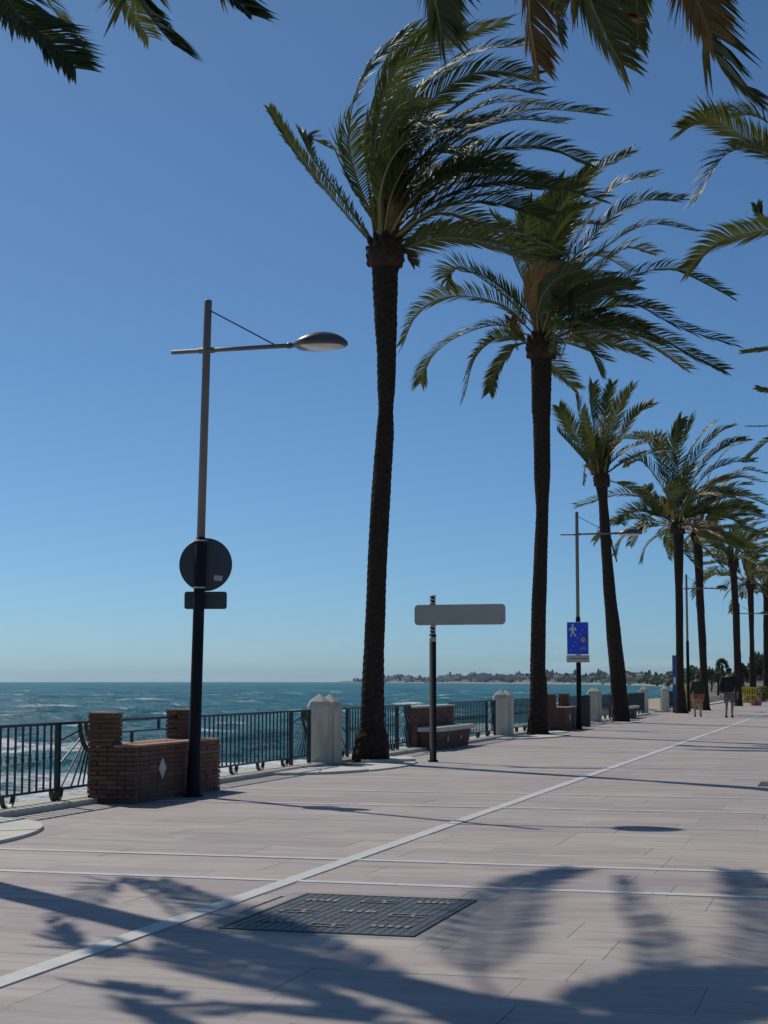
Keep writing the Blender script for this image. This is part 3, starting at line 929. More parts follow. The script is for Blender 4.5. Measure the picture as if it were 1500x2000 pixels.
# blue residential-zone sign on the second lamp
def blue_sign():
    p = P2(0, 0, 0) + lamp2.location
    W, Hh = 0.60, 0.90
    ztop = 2.96
    t = empty('pedestrian_zone_sign', (p.x, p.y - 0.085, ztop - Hh / 2), 'blue sign with a white walking figure on the second lamp', 'road sign', rz=math.radians(4))
    v, f = round_prism(W, Hh, 0.03, 0.016); mb = MB(); mb.add(v, f); mb.build('border_plate', M['sign_white'], t)
    v, f = round_prism(W - 0.03, Hh - 0.03, 0.02, 0.003, -0.0035); mb = MB(); mb.add(v, f); mb.build('blue_face', M['sign_blue'], t)
    def flat(poly, name, mat, y=-0.0065, d=0.0025):
        m = len(poly)
        mb = MB()
        mb.add([(a, y, b) for a, b in poly] + [(a, y + d, b) for a, b in poly], [tuple(range(m)), tuple(range(2*m-1, m-1, -1))] + [(k, m+k, m+(k+1) % m, (k+1) % m) for k in range(m)])
        return mb.build(name, mat, t)
    def disc(cx, cz, r, name, mat, y=-0.0065): return flat([(cx + r*math.cos(2*math.pi*k/18), cz + r*math.sin(2*math.pi*k/18)) for k in range(18)], name, mat, y)
    # walking figure: head, torso, arms, legs
    def limb(pts, w):
        mb = MB()
        for (a, b) in zip(pts[:-1], pts[1:]):
            d = Vector((b[0]-a[0], b[1]-a[1])); L = d.length; d /= L; n = Vector((-d.y, d.x)) * w / 2
            q = [(a[0]+n.x, a[1]+n.y), (a[0]-n.x, a[1]-n.y), (b[0]-n.x, b[1]-n.y), (b[0]+n.x, b[1]+n.y)]
            mb.add([(x, -0.0068, z) for x, z in q] + [(x, -0.0036, z) for x, z in q], [(0,1,2,3), (7,6,5,4), (0,4,5,1), (1,5,6,2), (2,6,7,3), (3,7,4,0)])
        return mb
    disc(-0.135, 0.365, 0.03, 'figure_head', M['sign_white'])
    fig = limb([(-0.135, 0.325), (-0.135, 0.19)], 0.075)
    for pts in ([(-0.15, 0.31), (-0.215, 0.255), (-0.225, 0.205)], [(-0.12, 0.31), (-0.06, 0.265), (-0.045, 0.205)], [(-0.145, 0.2), (-0.165, 0.12), (-0.195, 0.045)], [(-0.125, 0.2), (-0.10, 0.12), (-0.045, 0.05)]):
        q = limb(pts, 0.034); b0 = len(fig.v); fig.v += q.v; fig.f += [tuple(i + b0 for i in f_) for f_ in q.f]; fig.m += q.m; fig.t += q.t
    fig.build('figure_body', M['sign_white'], t)
    for k in range(7):
        a = k / 6
        flat([(0.22 - 0.42*a - 0.022, 0.335 - 0.66*a), (0.22 - 0.42*a, 0.335 - 0.66*a - 0.02), (0.22 - 0.42*a + 0.022, 0.335 - 0.66*a), (0.22 - 0.42*a, 0.335 - 0.66*a + 0.02)], 'dash', M['sign_cream'])
    disc(0.15, -0.045, 0.078, 'speed_ring', M['sign_red']); disc(0.15, -0.045, 0.06, 'speed_face', M['sign_cream'], -0.0095)
    # the figure inside the ring is too blurred to read: two short dark strokes
    mk = MB(); mk.box((0.118, -0.0112, -0.07), (0.143, -0.0097, -0.02)); mk.box((0.157, -0.0112, -0.07), (0.182, -0.0097, -0.02))
    mk.build('ring_mark', M['sign_red'], t)
    # outline bicycle
    bk = MB()
    for cx in (0.085, 0.195):
        bk.tube([(cx + 0.038*math.cos(2*math.pi*k/14), -0.006, -0.30 + 0.038*math.sin(2*math.pi*k/14)) for k in range(15)], 0.005, 4, cap=False)
    for a, b in (((0.085,-0.30),(0.115,-0.245)), ((0.115,-0.245),(0.175,-0.245)), ((0.175,-0.245),(0.195,-0.30)), ((0.115,-0.245),(0.14,-0.30)), ((0.14,-0.30),(0.175,-0.245)), ((0.175,-0.245),(0.17,-0.215))):
        bk.tube([(a[0], -0.006, a[1]), (b[0], -0.006, b[1])], 0.005, 4)
    bk.build('bicycle_symbol', M['sign_cream'], t)
    # lower plate with one line of small lettering too faint to read
    lp = empty('sign_plate', (p.x, p.y - 0.085, ztop - Hh - 0.115), 'pale rectangular plate hanging directly below the blue sign', 'road sign', rz=math.radians(4))
    v, f = round_prism(0.63, 0.20, 0.01, 0.014); mb = MB(); mb.add(v, f); mb.build('plate', M['sign_cream'], lp)
    r = random.Random(5)
    let = MB()
    x = -0.25
    while x < 0.24:
        w = r.uniform(0.008, 0.022)
        let.box((x, -0.003, -0.012), (x + w, -0.0005, 0.012 + r.uniform(0, 0.014))); x += w + r.choice([0.008, 0.008, 0.02])
    let.build('faint_lettering', M['sign_text'], lp)
    for q, z in ((t, 0.3), (t, -0.3)):
        MB().box((-0.08, 0.0165, z - 0.02), (0.08, 0.022, z + 0.02)).build('bracket', M['zinc'], t)
blue_sign()

# blank direction sign on its own post
def direction_sign():
    p = ground(846, 1488)
    t = empty('direction_sign', p, 'blank grey direction sign on a black post in mid promenade', 'sign post')
    MB().tube([(0,0,0), (0,0,0.03), (0,0,0.031), (0,0,2.10)], [0.085, 0.085, 0.057, 0.057], 16).build('post', M['pole_black'], t, True)
    MB().tube([(0,0,2.08), (0,0,2.74)], 0.044, 14).build('post_head', M['pole_black'], t, True)
    for z in (2.11, 2.17, 2.23, 2.62, 2.68, 2.735):
        MB().tube([(0,0,z - 0.014), (0,0,z + 0.014)], 0.056, 14).build('clamp_ring', M['zinc'], t, True)
    MB().tube([(0,0,1.98), (0,0,2.06)], 0.0585, 14).build('sticker', M['sign_back_grey'], t, True)
    cx = 0.475
    w = 1.53
    pan = MB(); v, f = round_prism(w, 0.325, 0.06, 0.03, -0.075); pan.add(v, f)
    pan.xform(Matrix.Translation((cx, 0, 2.42)))
    pan.build('panel', M['sign_back_grey'], t)
    e = MB()
    v, f = round_prism(w + 0.014, 0.339, 0.066, 0.016, -0.066)
    e.add(v, f); e.xform(Matrix.Translation((cx, 0, 2.42)))
    e.build('panel_edge', M['sign_edge'], t)
direction_sign()

# ------------------------------------------------------------------ palm trees
WIND = Vector((1.0, 0.12, 0.05)).normalized()
def catmull(pts, n):
    P = [Vector(p) for p in pts]
    P = [P[0] * 2 - P[1]] + P + [P[-1] * 2 - P[-2]]
    out = []
    m = len(P) - 3
    for i in range(n + 1):
        u = i / n * m
        k = min(int(u), m - 1); t = u - k
        a, b, c, d = P[k:k+4]
        out.append(0.5 * ((2*b) + (c - a)*t + (2*a - 5*b + 4*c - d)*t*t + (3*b - a - 3*c + d)*t*t*t))
    return out

def frond(parent, ctrl, r, leaf=0.46, npair=62, dry=False, wind=0.35, twist=None, base_r=0.028, start=0.2, name='frond', wleaf=0.030):
    """feather leaf: tapering rachis and two rows of narrow blown leaflets; ctrl in the parent's space"""
    ns = 26
    path = catmull(ctrl, ns)
    mb = MB()
    mb.tube(path, [base_r * (1 - 0.86 * (i / ns) ** 0.8) for i in range(ns + 1)], 5, 1, r.random(), True)
    tw = r.uniform(-0.9, 0.9) if twist is None else twist
    V, Fc, T = [], [], []
    tone0 = r.random() * 0.6
    chord = (path[-1] - path[0]).normalized()
    for i in range(npair):
        u = start + (1 - start) * (i + 0.5) / npair
        f = u * ns; k = min(int(f), ns - 1)
        p = path[k].lerp(path[k+1], f - k)
        t = (path[k+1] - path[max(k-1, 0)]).normalized()
        ref = Vector((0, 0, 1))
        s = t.cross(ref)
        if s.length < 0.25: s = t.cross(Vector((0.3, 0.95, 0)))
        s.normalize()
        n = s.cross(t)
        q = Quaternion(t, tw + 0.5 * (u - 0.5))
        s, n = q @ s, q @ n
        lp = min(1.0, (u - start) / 0.16 + 0.25) * (1.0 - 0.42 * max(0, (u - 0.6) / 0.4) ** 1.6)
        for sg in (-1, 1):
            L = leaf * lp * r.uniform(0.82, 1.1)
            d = (t * (0.62 + 0.45 * u) + s * sg * (0.95 - 0.22 * u) + n * 0.30 + WIND * wind * 0.65 + Vector((r.uniform(-.1,.1), r.uniform(-.1,.1), r.uniform(-.1,.1)))).normalized()
            d2 = (d + WIND * wind * 0.6 + Vector((0, 0, -0.22)) + t * 0.15).normalized()
            wv = d.cross(n)
            wv = (wv + n * r.uniform(-0.5, 0.5)).normalized() * wleaf * 0.5
            a, m_, e = p, p + d * L * 0.5, p + d * L * 0.5 + d2 * L * 0.5
            b = len(V)
            V += [a - wv*0.6, a + wv*0.6, m_ + wv, m_ - wv, e]
            Fc += [(b, b+1, b+2, b+3), (b+3, b+2, b+4)]
            tn = min(0.999, max(0.0, tone0 + r.uniform(0, 0.34)))
            T += [tn, tn]
    b0 = len(mb.v)
    mb.v += [tuple(x) for x in V]; mb.f += [tuple(i + b0 for i in f_) for f_ in Fc]; mb.m += [0] * len(Fc); mb.t += T
    return mb.build(name, [M['frond_dry'] if dry else M['frond_green'], M['petiole'] if dry else M['rachis']], parent)

def trunk_mesh(path, rads, r, step=0.028, seg=22):
    pts, rr = [], []
    tot = sum((path[i+1] - path[i]).length for i in range(len(path) - 1))
    n = max(60, int(tot / step))
    acc = [0.0]
    for i in range(len(path) - 1): acc.append(acc[-1] + (path[i+1] - path[i]).length)
    mb = MB()
    vs, fs = [], []
    ph = r.uniform(0, 9)
    for j in range(n + 1):
        s = tot * j / n
        k = 0
        while k < len(path) - 2 and acc[k+1] < s: k += 1
        t = (s - acc[k]) / max(1e-6, acc[k+1] - acc[k])
        c = path[k].lerp(path[k+1], t)
        ts = t * t * (3 - 2 * t)
        R = rads[k] * (1 - ts) + rads[k+1] * ts
        for a in range(seg):
            an = 2 * math.pi * a / seg
            sp_ = (s / 0.125 + a * 5 / seg) % 1.0
            sp2 = (s / 0.125 - a * 5 / seg + 0.5) % 1.0
            saw = max(sp_, sp2) ** 2
            lump = 0.02 * math.sin(3 * an + s * 1.7 + ph) + 0.018 * math.sin(5 * an - s * 4.1 + ph)
            low = max(0.0, 1 - s / 0.9)
            lump += low * (0.10 * math.sin(4 * an + ph) + 0.07 * math.sin(9 * an + s * 9 + ph) + r.uniform(-0.035, 0.035))
            rr_ = R * (0.965 + 0.065 * saw + lump + r.uniform(-0.012, 0.012))
            vs.append((c.x + rr_ * math.cos(an), c.y + rr_ * math.sin(an), c.z))
    for j in range(n):
        for a in range(seg):
            a2 = (a + 1) % seg
            fs.append((j*seg+a, j*seg+a2, (j+1)*seg+a2, (j+1)*seg+a))
    fs.append(tuple(range(seg-1, -1, -1))); fs.append(tuple(n*seg + a for a in range(seg)))
    mb.add(vs, fs)
    return mb

def crown_base(parent, top, R, h, r, nst=46):
    """swollen head of cut leaf bases and the yellow-brown leaf stalks rising from it"""
    mb = MB()
    prof = [(-0.12, 0.78), (0.0, 1.12), (0.15, 1.36), (0.45, 1.42), (0.75, 1.18), (1.0, 0.85), (1.35, 0.45)]
    mb.tube([top + Vector((0, 0, a * h)) for a, _ in prof], [R * b for _, b in prof], 18)
    for k in range(nst):
        a = k * 2.39996
        z = (k / nst)
        rad = R * (1.25 + 0.15 * math.sin(z * 3.1)) * (1.0 if z < 0.7 else 1.0 - (z - 0.7))
        p0 = top + Vector((math.cos(a) * rad * 0.85, math.sin(a) * rad * 0.85, h * (z * 1.05 - 0.05)))
        out = Vector((math.cos(a), math.sin(a), 0.9 + z * 1.2)).normalized()
        L = R * r.uniform(0.28, 0.55)
        mb.tube([p0, p0 + out * L * 0.6, p0 + out * L], [R * 0.24, R * 0.19, R * 0.10], 5)
    return mb.build('leaf_bases', M['palm_boot'], parent)

def spears(parent, top, h, r, n=14, L=1.0):
    mb = MB()
    for k in range(n):
        a = r.uniform(0, 6.283); q = r.uniform(0.05, 0.16)
        p0 = top + Vector((math.cos(a) * q, math.sin(a) * q, h * 0.8))
        d = Vector((math.cos(a) * 0.22 + 0.05, math.sin(a) * 0.22, 1)).normalized()
        l = L * r.uniform(0.7, 1.15)
        mb.tube([p0, p0 + d * l * 0.5, p0 + d * l], [0.045, 0.034, 0.016], 6)
    return mb.build('leaf_stalks', M['petiole'], parent)

def free_frond(top, r, az, el, L, wind=0.5, droop=1.0, n=5, h=0.3, R=0.3):
    """control points of a frond leaving the crown at azimuth az, elevation el, bent by weight and wind"""
    d = Vector((math.cos(az) * math.cos(el), math.sin(az) * math.cos(el), math.sin(el)))
    p = top + Vector((math.cos(az) * R * 0.7, math.sin(az) * R * 0.7, h * (0.5 + 0.5 * max(0, math.sin(el)))))
    pts = [p.copy()]
    steps = 4
    for k in range(steps):
        u = (k + 1) / steps
        d = (d + WIND * wind * 0.32 * (0.4 + u) + Vector((0, 0, -0.30 * droop * (0.35 + u)))).normalized()
        p = p + d * (L / steps)
        pts.append(p.copy())
    return pts

def palm(label, axis_px, base_px, fronds_px, seed, extra=14, extra_len=(2.6, 3.4), npair=62, leaf=0.46, group='palms along the railing', spear=1.0, dead=(), depth_tip=2.0, base=None, seg=22, Rtop=None, extra_wind=0.55, fl=0.030, az_half=180, el_rng=(-5, 78)):
    r = random.Random(seed)
    B = ground(*base_px) if base is None else Vector(base)
    w = depth_of(B)
    t = empty('palm_tree', B, label, 'palm tree', group)
    path, rads = [], []
    for (y, xl, xr) in axis_px:                      # from the ground up
        p = at((xl + xr) / 2, y, w)
        path.append(p - B); rads.append((xr - xl) / 2 * w / FOC)
    path[0] = Vector((0, 0, -0.04)) if True else path[0]
    for i in range(1, len(path)): path[i].z = max(path[i].z, path[i-1].z + 0.02)
    trunk_mesh(path, rads, r, seg=seg, step=0.028 if w < 60 else 0.06).build('trunk', M['palm_bark'], t)
    top = path[-1]
    R = rads[-1]
    h = 1.15 * R * 2
    crown_base(t, top, R, h, r)
    if spear: spears(t, top, h, r, 14, spear)
    for fr in fronds_px:
        opts = fr[-1] if isinstance(fr[-1], dict) else {}
        pts = [q for q in fr if not isinstance(q, dict)]
        dz = opts.get('d', r.uniform(-1, 1) * depth_tip)
        ctrl = []
        m = len(pts) - 1
        for k, (x, y) in enumerate(pts):
            ctrl.append(at(x, y, w + dz * (k / m) ** 1.3) - B)
        anchor = top + Vector((0, 0, h * 0.75)); c0 = ctrl[0]
        ctrl.insert(0, anchor + (c0 - anchor) * 0.25 + Vector((0, (dz > 0) * 0.05, 0)))
        frond(t, ctrl, r, leaf * opts.get('leaf', 1.0), int(npair * opts.get('n', 1.0)), opts.get('dry', False), opts.get('wind', 0.35), opts.get('tw', None), start=opts.get('start', 0.22), wleaf=fl)
    for k in range(extra):
        az = math.radians(az_half) * (2 * ((k * 0.618034) % 1.0) - 1) + r.uniform(-0.15, 0.15)
        el = math.radians(r.uniform(*el_rng))
        L = r.uniform(*extra_len)
        frond(t, free_frond(top, r, az, el, L, extra_wind, r.uniform(0.6, 1.1), h=h, R=R), r, leaf, npair, r.random() < 0.06, 0.35, wleaf=fl)
    return t, top, R, h, r

# --- tallest palm, nearest in view
T1 = [(1490, 686, 763), (1470, 689, 762), (1440, 694, 761), (1420, 702, 752), (1350, 705.5, 750), (1250, 711, 750.7), (1133, 716.7, 755), (1000, 722.7, 761), (900, 730, 766.7), (850, 734, 769), (800, 738.5, 768), (750, 737, 772.6), (700, 736.6, 774), (620, 731, 776), (545, 727.6, 778), (520, 726, 779)]
F1 = [
 [(722,470),(640,375),(575,290),(526,212), {'leaf':0.42,'d':-0.6,'wind':0.2,'tw':0.2}],
 [(725,465),(665,385),(605,300),(598,268),(650,292), {'leaf':0.6,'d':0.8,'wind':0.25}],
 [(735,440),(695,345),(681,260),(708,150),(790,62), {'d':-0.7,'wind':0.8,'tw':0.9}],
 [(738,440),(716,330),(727,200),(790,80),(870,40), {'d':0.6,'wind':0.8}],
 [(742,420),(730,330),(752,180),(820,90),(900,62), {'d':-1.5,'wind':0.7}],
 [(748,420),(748,300),(790,160),(880,80),(985,45), {'d':1.2,'wind':0.6}],
 [(750,420),(765,300),(830,170),(920,105),(1020,85), {'d':-0.9,'wind':0.5}],
 [(752,420),(780,300),(850,190),(940,140),(1045,150), {'d':0.4,'wind':0.5}],
 [(755,420),(790,310),(870,225),(960,175),(1050,180), {'d':-1.6,'wind':0.5}],
 [(757,420),(800,310),(890,235),(970,200),(1060,205), {'d':1.6,'wind':0.5}],
 [(760,430),(820,320),(920,250),(1040,215),(1170,222), {'d':0.5,'wind':0.3,'tw':0.5}],
 [(760,430),(820,340),(900,270),(1000,235),(1090,240), {'d':-1.2,'wind':0.4}],
 [(765,440),(850,360),(940,300),(1050,285),(1150,318), {'d':-0.4,'wind':0.3,'tw':0.8}],
 [(770,450),(860,375),(950,345),(1060,345), {'d':1.0,'wind':0.35}],
 [(775,460),(880,400),(990,372),(1090,368),(1170,388), {'d':-0.8,'wind':0.3,'tw':0.6}],
 [(778,470),(840,420),(910,425),(970,455), {'d':0.9,'wind':0.3}],
 [(780,488),(850,465),(940,472),(1040,515), {'d':-0.5,'wind':0.3,'tw':-0.6}],
 [(745,400),(740,300),(770,220),(810,190), {'d':-2.0,'wind':0.5}],
 [(750,400),(760,320),(800,250),(850,240), {'d':-2.2,'wind':0.5}],
 [(748,410),(752,330),(800,230),(880,200), {'d':2.2,'wind':0.5}],
 [(760,410),(800,340),(860,290),(930,290), {'d':-2.0,'wind':0.5}],
 [(762,420),(790,370),(840,330),(900,345), {'d':2.0,'wind':0.5}],
 [(745,400),(730,310),(740,220),(790,140), {'d':2.0,'wind':0.7}],
 [(752,400),(770,280),(820,170),(900,130), {'d':1.8,'wind':0.6}],
 [(790,490),(800,500),(809,517), {'dry':True,'leaf':0.35,'d':-0.1,'n':0.3}],
]
palm('tallest windblown palm with its crown swept to the right, nearest in view', T1, (725, 1490), F1, 11, extra=8, extra_len=(2.4, 3.4), leaf=0.60, npair=78, fl=0.036, extra_wind=1.0, az_half=105, el_rng=(30, 80))

T2 = [(1436, 1027.7, 1074), (1420, 1029, 1072), (1380, 1034, 1069.6), (1328, 1035, 1068), (1310, 1035, 1065), (1250, 1036, 1065.5), (1164, 1039, 1067.8), (1080, 1043, 1069.6), (1000, 1046.5, 1071), (920, 1043, 1075), (830, 1041.6, 1075), (790, 1038, 1076), (715, 1037, 1077), (700, 1036, 1078)]
F2 = [
 [(1030,640),(980,595),(890,578),(822,605),(786,672), {'d':-0.8,'wind':0.1,'tw':0.4}],
 [(1035,628),(970,565),(905,525),(874,535),(878,565), {'d':0.9,'wind':0.2}],
 [(1040,620),(990,572),(945,540),(900,530), {'d':-0.3,'wind':0.2,'leaf':0.8}],
 [(1025,652),(965,635),(885,662),(838,705),(822,748), {'d':0.8,'wind':0.1,'tw':-0.3}],
 [(1022,662),(970,662),(928,700),(908,772), {'d':-0.9,'wind':0.1,'leaf':0.85}],
 [(1018,672),(995,688),(970,725),(956,766), {'d':0.4,'wind':0.1,'leaf':0.75}],
 [(1045,600),(1005,510),(985,450),(965,425), {'d':1.4,'wind':0.3}],
 [(1048,590),(1030,500),(1025,440),(1040,395), {'d':-1.4,'wind':0.4}],
 [(1055,580),(1055,480),(1075,400),(1100,350), {'d':1.6,'wind':0.4}],
 [(1060,570),(1075,470),(1105,390),(1150,330), {'d':-1.0,'wind':0.4}],
 [(1065,570),(1100,460),(1150,350),(1232,295), {'d':0.6,'wind':0.3,'tw':0.5}],
 [(1070,575),(1130,460),(1195,370),(1276,340), {'d':-0.6,'wind':0.3,'tw':0.5}],
 [(1072,580),(1140,480),(1230,400),(1332,388), {'d':0.4,'wind':0.3,'tw':0.6}],
 [(1078,590),(1160,500),(1260,440),(1362,452), {'d':-0.5,'wind':0.3}],
 [(1080,595),(1160,530),(1220,485),(1280,495), {'d':1.3,'wind':0.3}],
 [(1085,610),(1180,560),(1290,525),(1360,545),(1424,578), {'d':0.5,'wind':0.3,'tw':0.7}],
 [(1080,600),(1140,570),(1230,590),(1330,640),(1432,672), {'d':-1.3,'wind':0.25,'tw':0.5}],
 [(1085,625),(1150,612),(1270,650),(1345,690),(1412,722), {'d':-0.6,'wind':0.25,'tw':0.7}],
 [(1088,640),(1170,632),(1270,672),(1340,720), {'d':0.8,'wind':0.25,'tw':-0.4}],
 [(1092,655),(1125,655),(1155,690),(1173,730), {'d':0.3,'wind':0.1,'leaf':0.7}],
 [(1070,590),(1105,555),(1125,600),(1100,690), {'d':-2.2,'wind':0.3}],
 [(1060,590),(1075,560),(1085,620),(1080,690), {'d':-2.4,'wind':0.2,'leaf':0.8}],
 [(1060,560),(1090,480),(1130,440),(1180,440), {'d':2.2,'wind':0.4}],
 [(1060,560),(1080,470),(1110,420),(1150,400), {'d':-2.2,'wind':0.5}],
 [(1065,580),(1110,520),(1170,500),(1230,530), {'d':2.4,'wind':0.4}],
 [(1055,570),(1040,480),(1060,410),(1100,380), {'d':2.3,'wind':0.4}],
 [(1025,668),(1004,640),(998,625),(1008,680), {'dry':True,'d':-0.3,'leaf':0.4,'n':0.5}],
]
palm('second tall palm with a wide drooping crown, between the direction sign and the blue sign', T2, (1052, 1436), F2, 12, extra=12, extra_len=(2.2, 3.2), leaf=0.66, npair=76, fl=0.044, extra_wind=0.9, az_half=120, el_rng=(10, 80))

T3 = [(1410, 1197, 1230), (1400, 1197, 1229), (1320, 1191.6, 1222.6), (1250, 1185, 1214), (1160, 1179, 1203), (1080, 1174.5, 1195), (1030, 1171, 1191.6), (980, 1169, 1187), (950, 1164, 1186.5)]
F3 = [
 [(1165,920),(1130,860),(1105,820),(1092,795), {'d':-0.8,'wind':0.1,'tw':0.4}],
 [(1166,910),(1145,850),(1130,800),(1124,770), {'d':0.6,'wind':0.1}],
 [(1170,900),(1160,840),(1157,790),(1158,750), {'d':-0.4,'wind':0.1}],
 [(1172,900),(1178,840),(1185,790),(1196,750), {'d':0.8,'wind':0.1}],
 [(1175,900),(1195,840),(1212,790),(1236,754), {'d':-0.8,'wind':0.1}],
 [(1180,900),(1215,850),(1240,810),(1273,788), {'d':0.3,'wind':0.1,'tw':0.5}],
 [(1183,915),(1215,885),(1250,868),(1290,850), {'d':1.0,'wind':0.2}],
 [(1185,925),(1215,905),(1250,890),(1300,880), {'d':-1.0,'wind':0.2}],
 [(1162,925),(1140,895),(1122,878), {'d':0.9,'wind':0.1,'leaf':0.7}],
 [(1168,900),(1150,850),(1142,800), {'d':-1.5,'wind':0.1}],
 [(1176,900),(1185,850),(1200,810), {'d':-1.8,'wind':0.2}],
 [(1180,910),(1200,870),(1225,850), {'d':1.8,'wind':0.2}],
 [(1160,925),(1145,912),(1138,945), {'dry':True,'d':-0.2,'leaf':0.4,'n':0.5}],
 [(1189,1040),(1196,1070),(1204,1097), {'dry':True,'d':-0.1,'leaf':0.18,'n':0.6}],
]
palm('slanting palm with a short upright crown, behind the lamp arm', T3, (1213, 1411), F3, 13, extra=2, extra_len=(1.8, 2.4), leaf=0.56, npair=56, spear=0.8, fl=0.05)

T4 = [(1392, 1317, 1343), (1380, 1319, 1340), (1330, 1321, 1336), (1250, 1320, 1334.5), (1160, 1319, 1334), (1050, 1314.5, 1335), (1042, 1314, 1334)]
F4 = [
 [(1315,1005),(1270,975),(1210,966),(1124,988), {'d':-0.6,'wind':0.1,'tw':0.3}],
 [(1312,1014),(1270,998),(1230,1002),(1206,1022), {'d':0.6,'wind':0.1}],
 [(1310,1018),(1280,1006),(1262,1015),(1255,1036), {'d':-0.8,'wind':0.1}],
 [(1318,990),(1280,930),(1250,900),(1220,905), {'d':0.9,'wind':0.2}],
 [(1320,980),(1290,900),(1285,860),(1240,850), {'d':-1.2,'wind':0.2}],
 [(1322,980),(1312,900),(1320,850),(1330,818), {'d':0.8,'wind':0.3}],
 [(1324,980),(1325,900),(1340,850),(1352,815), {'d':-0.8,'wind':0.3}],
 [(1326,980),(1340,900),(1370,850),(1395,825), {'d':1.0,'wind':0.3}],
 [(1328,980),(1355,900),(1395,850),(1432,832), {'d':-1.0,'wind':0.3}],
 [(1330,985),(1370,910),(1415,870),(1456,858), {'d':0.5,'wind':0.3}],
 [(1332,990),(1375,930),(1420,905),(1470,900), {'d':-0.6,'wind':0.3}],
 [(1334,1000),(1380,950),(1430,930),(1488,942), {'d':0.9,'wind':0.3}],
 [(1335,1005),(1385,970),(1440,965),(1500,985), {'d':-1.4,'wind':0.3}],
 [(1338,1012),(1370,1000),(1420,1010),(1460,1035), {'d':1.0,'wind':0.3}],
 [(1320,970),(1270,870),(1240,858),(1200,858), {'d':1.8,'wind':0.1}],
]
p4 = palm('fourth palm in the row with a dense crown above the walking couple', T4, (1330, 1393), F4, 14, extra=16, extra_len=(2.8, 3.8), leaf=0.7, npair=52, fl=0.065, extra_wind=0.9)
ds = MB(); rq = random.Random(9)
for k in range(26):
    q = p4[1] + Vector((-0.35 + rq.uniform(-0.12, 0.12), -0.45 + rq.uniform(-0.1, 0.1), 1.3))
    ds.tube([p4[1] + Vector((-0.1, -0.2, 0.5)), q, q + Vector((rq.uniform(-0.25, 0.15), rq.uniform(-0.2, 0.2), rq.uniform(-0.55, 0.25)))], [0.03, 0.025, 0.03], 5)
ds.build('flower_stalk', M['yellow_plastic'], p4[0])
T5 = [(1387, 1371, 1388), (1380, 1372, 1386), (1300, 1367, 1381), (1250, 1364, 1379), (1150, 1359, 1374), (1062, 1354, 1372), (1055, 1353, 1372)]
palm('fifth palm leaning left just behind the fourth', T5, (1380, 1387.5), [
 [(1362,1030),(1400,960),(1450,920),(1495,925), {'d':0.5}], [(1362,1025),(1385,930),(1420,880),(1450,865), {'d':-0.5}],
 [(1352,1035),(1340,1055),(1340,1075), {'dry':True,'d':0.1,'leaf':0.4,'n':0.5}]], 15, extra=22, extra_len=(2.8, 3.8), leaf=0.6, npair=40, fl=0.06, seg=16, extra_wind=0.8)
T6 = [(1379, 1434, 1452), (1370, 1435, 1450), (1300, 1433.5, 1445.5), (1200, 1431, 1444), (1120, 1426, 1439), (1108, 1425, 1440)]
palm('sixth palm, slim, standing right of the man in black', T6, (1443, 1379), [
 [(1425,1080),(1395,1060),(1377,1062), {'d':0.5}], [(1425,1092),(1400,1098),(1372,1102), {'d':-0.5,'tw':0.2}], [(1424,1085),(1400,1070),(1380,1085), {'d':-0.6}]],
 16, extra=18, extra_len=(2.8, 3.6), leaf=0.6, npair=34, fl=0.07, seg=14, extra_wind=0.8)
T7 = [(1373, 1463, 1480), (1360, 1464, 1478), (1250, 1464, 1473), (1160, 1460, 1472), (1150, 1459, 1473)]
palm('seventh palm in the row, partly behind the sixth', T7, (1471, 1373.5), [], 17, extra=22, extra_len=(2.8, 3.8), leaf=0.65, npair=30, fl=0.08, seg=14, extra_wind=0.8)
T8 = [(1366, 1490, 1506), (1340, 1491, 1504), (1250, 1491, 1503), (1170, 1491, 1502), (1158, 1489, 1503)]
palm('eighth and farthest palm of the row at the right edge', T8, (1497, 1366.5), [], 18, extra=22, extra_len=(3.0, 4.0), leaf=0.7, npair=30, fl=0.09, seg=14, extra_wind=0.8)

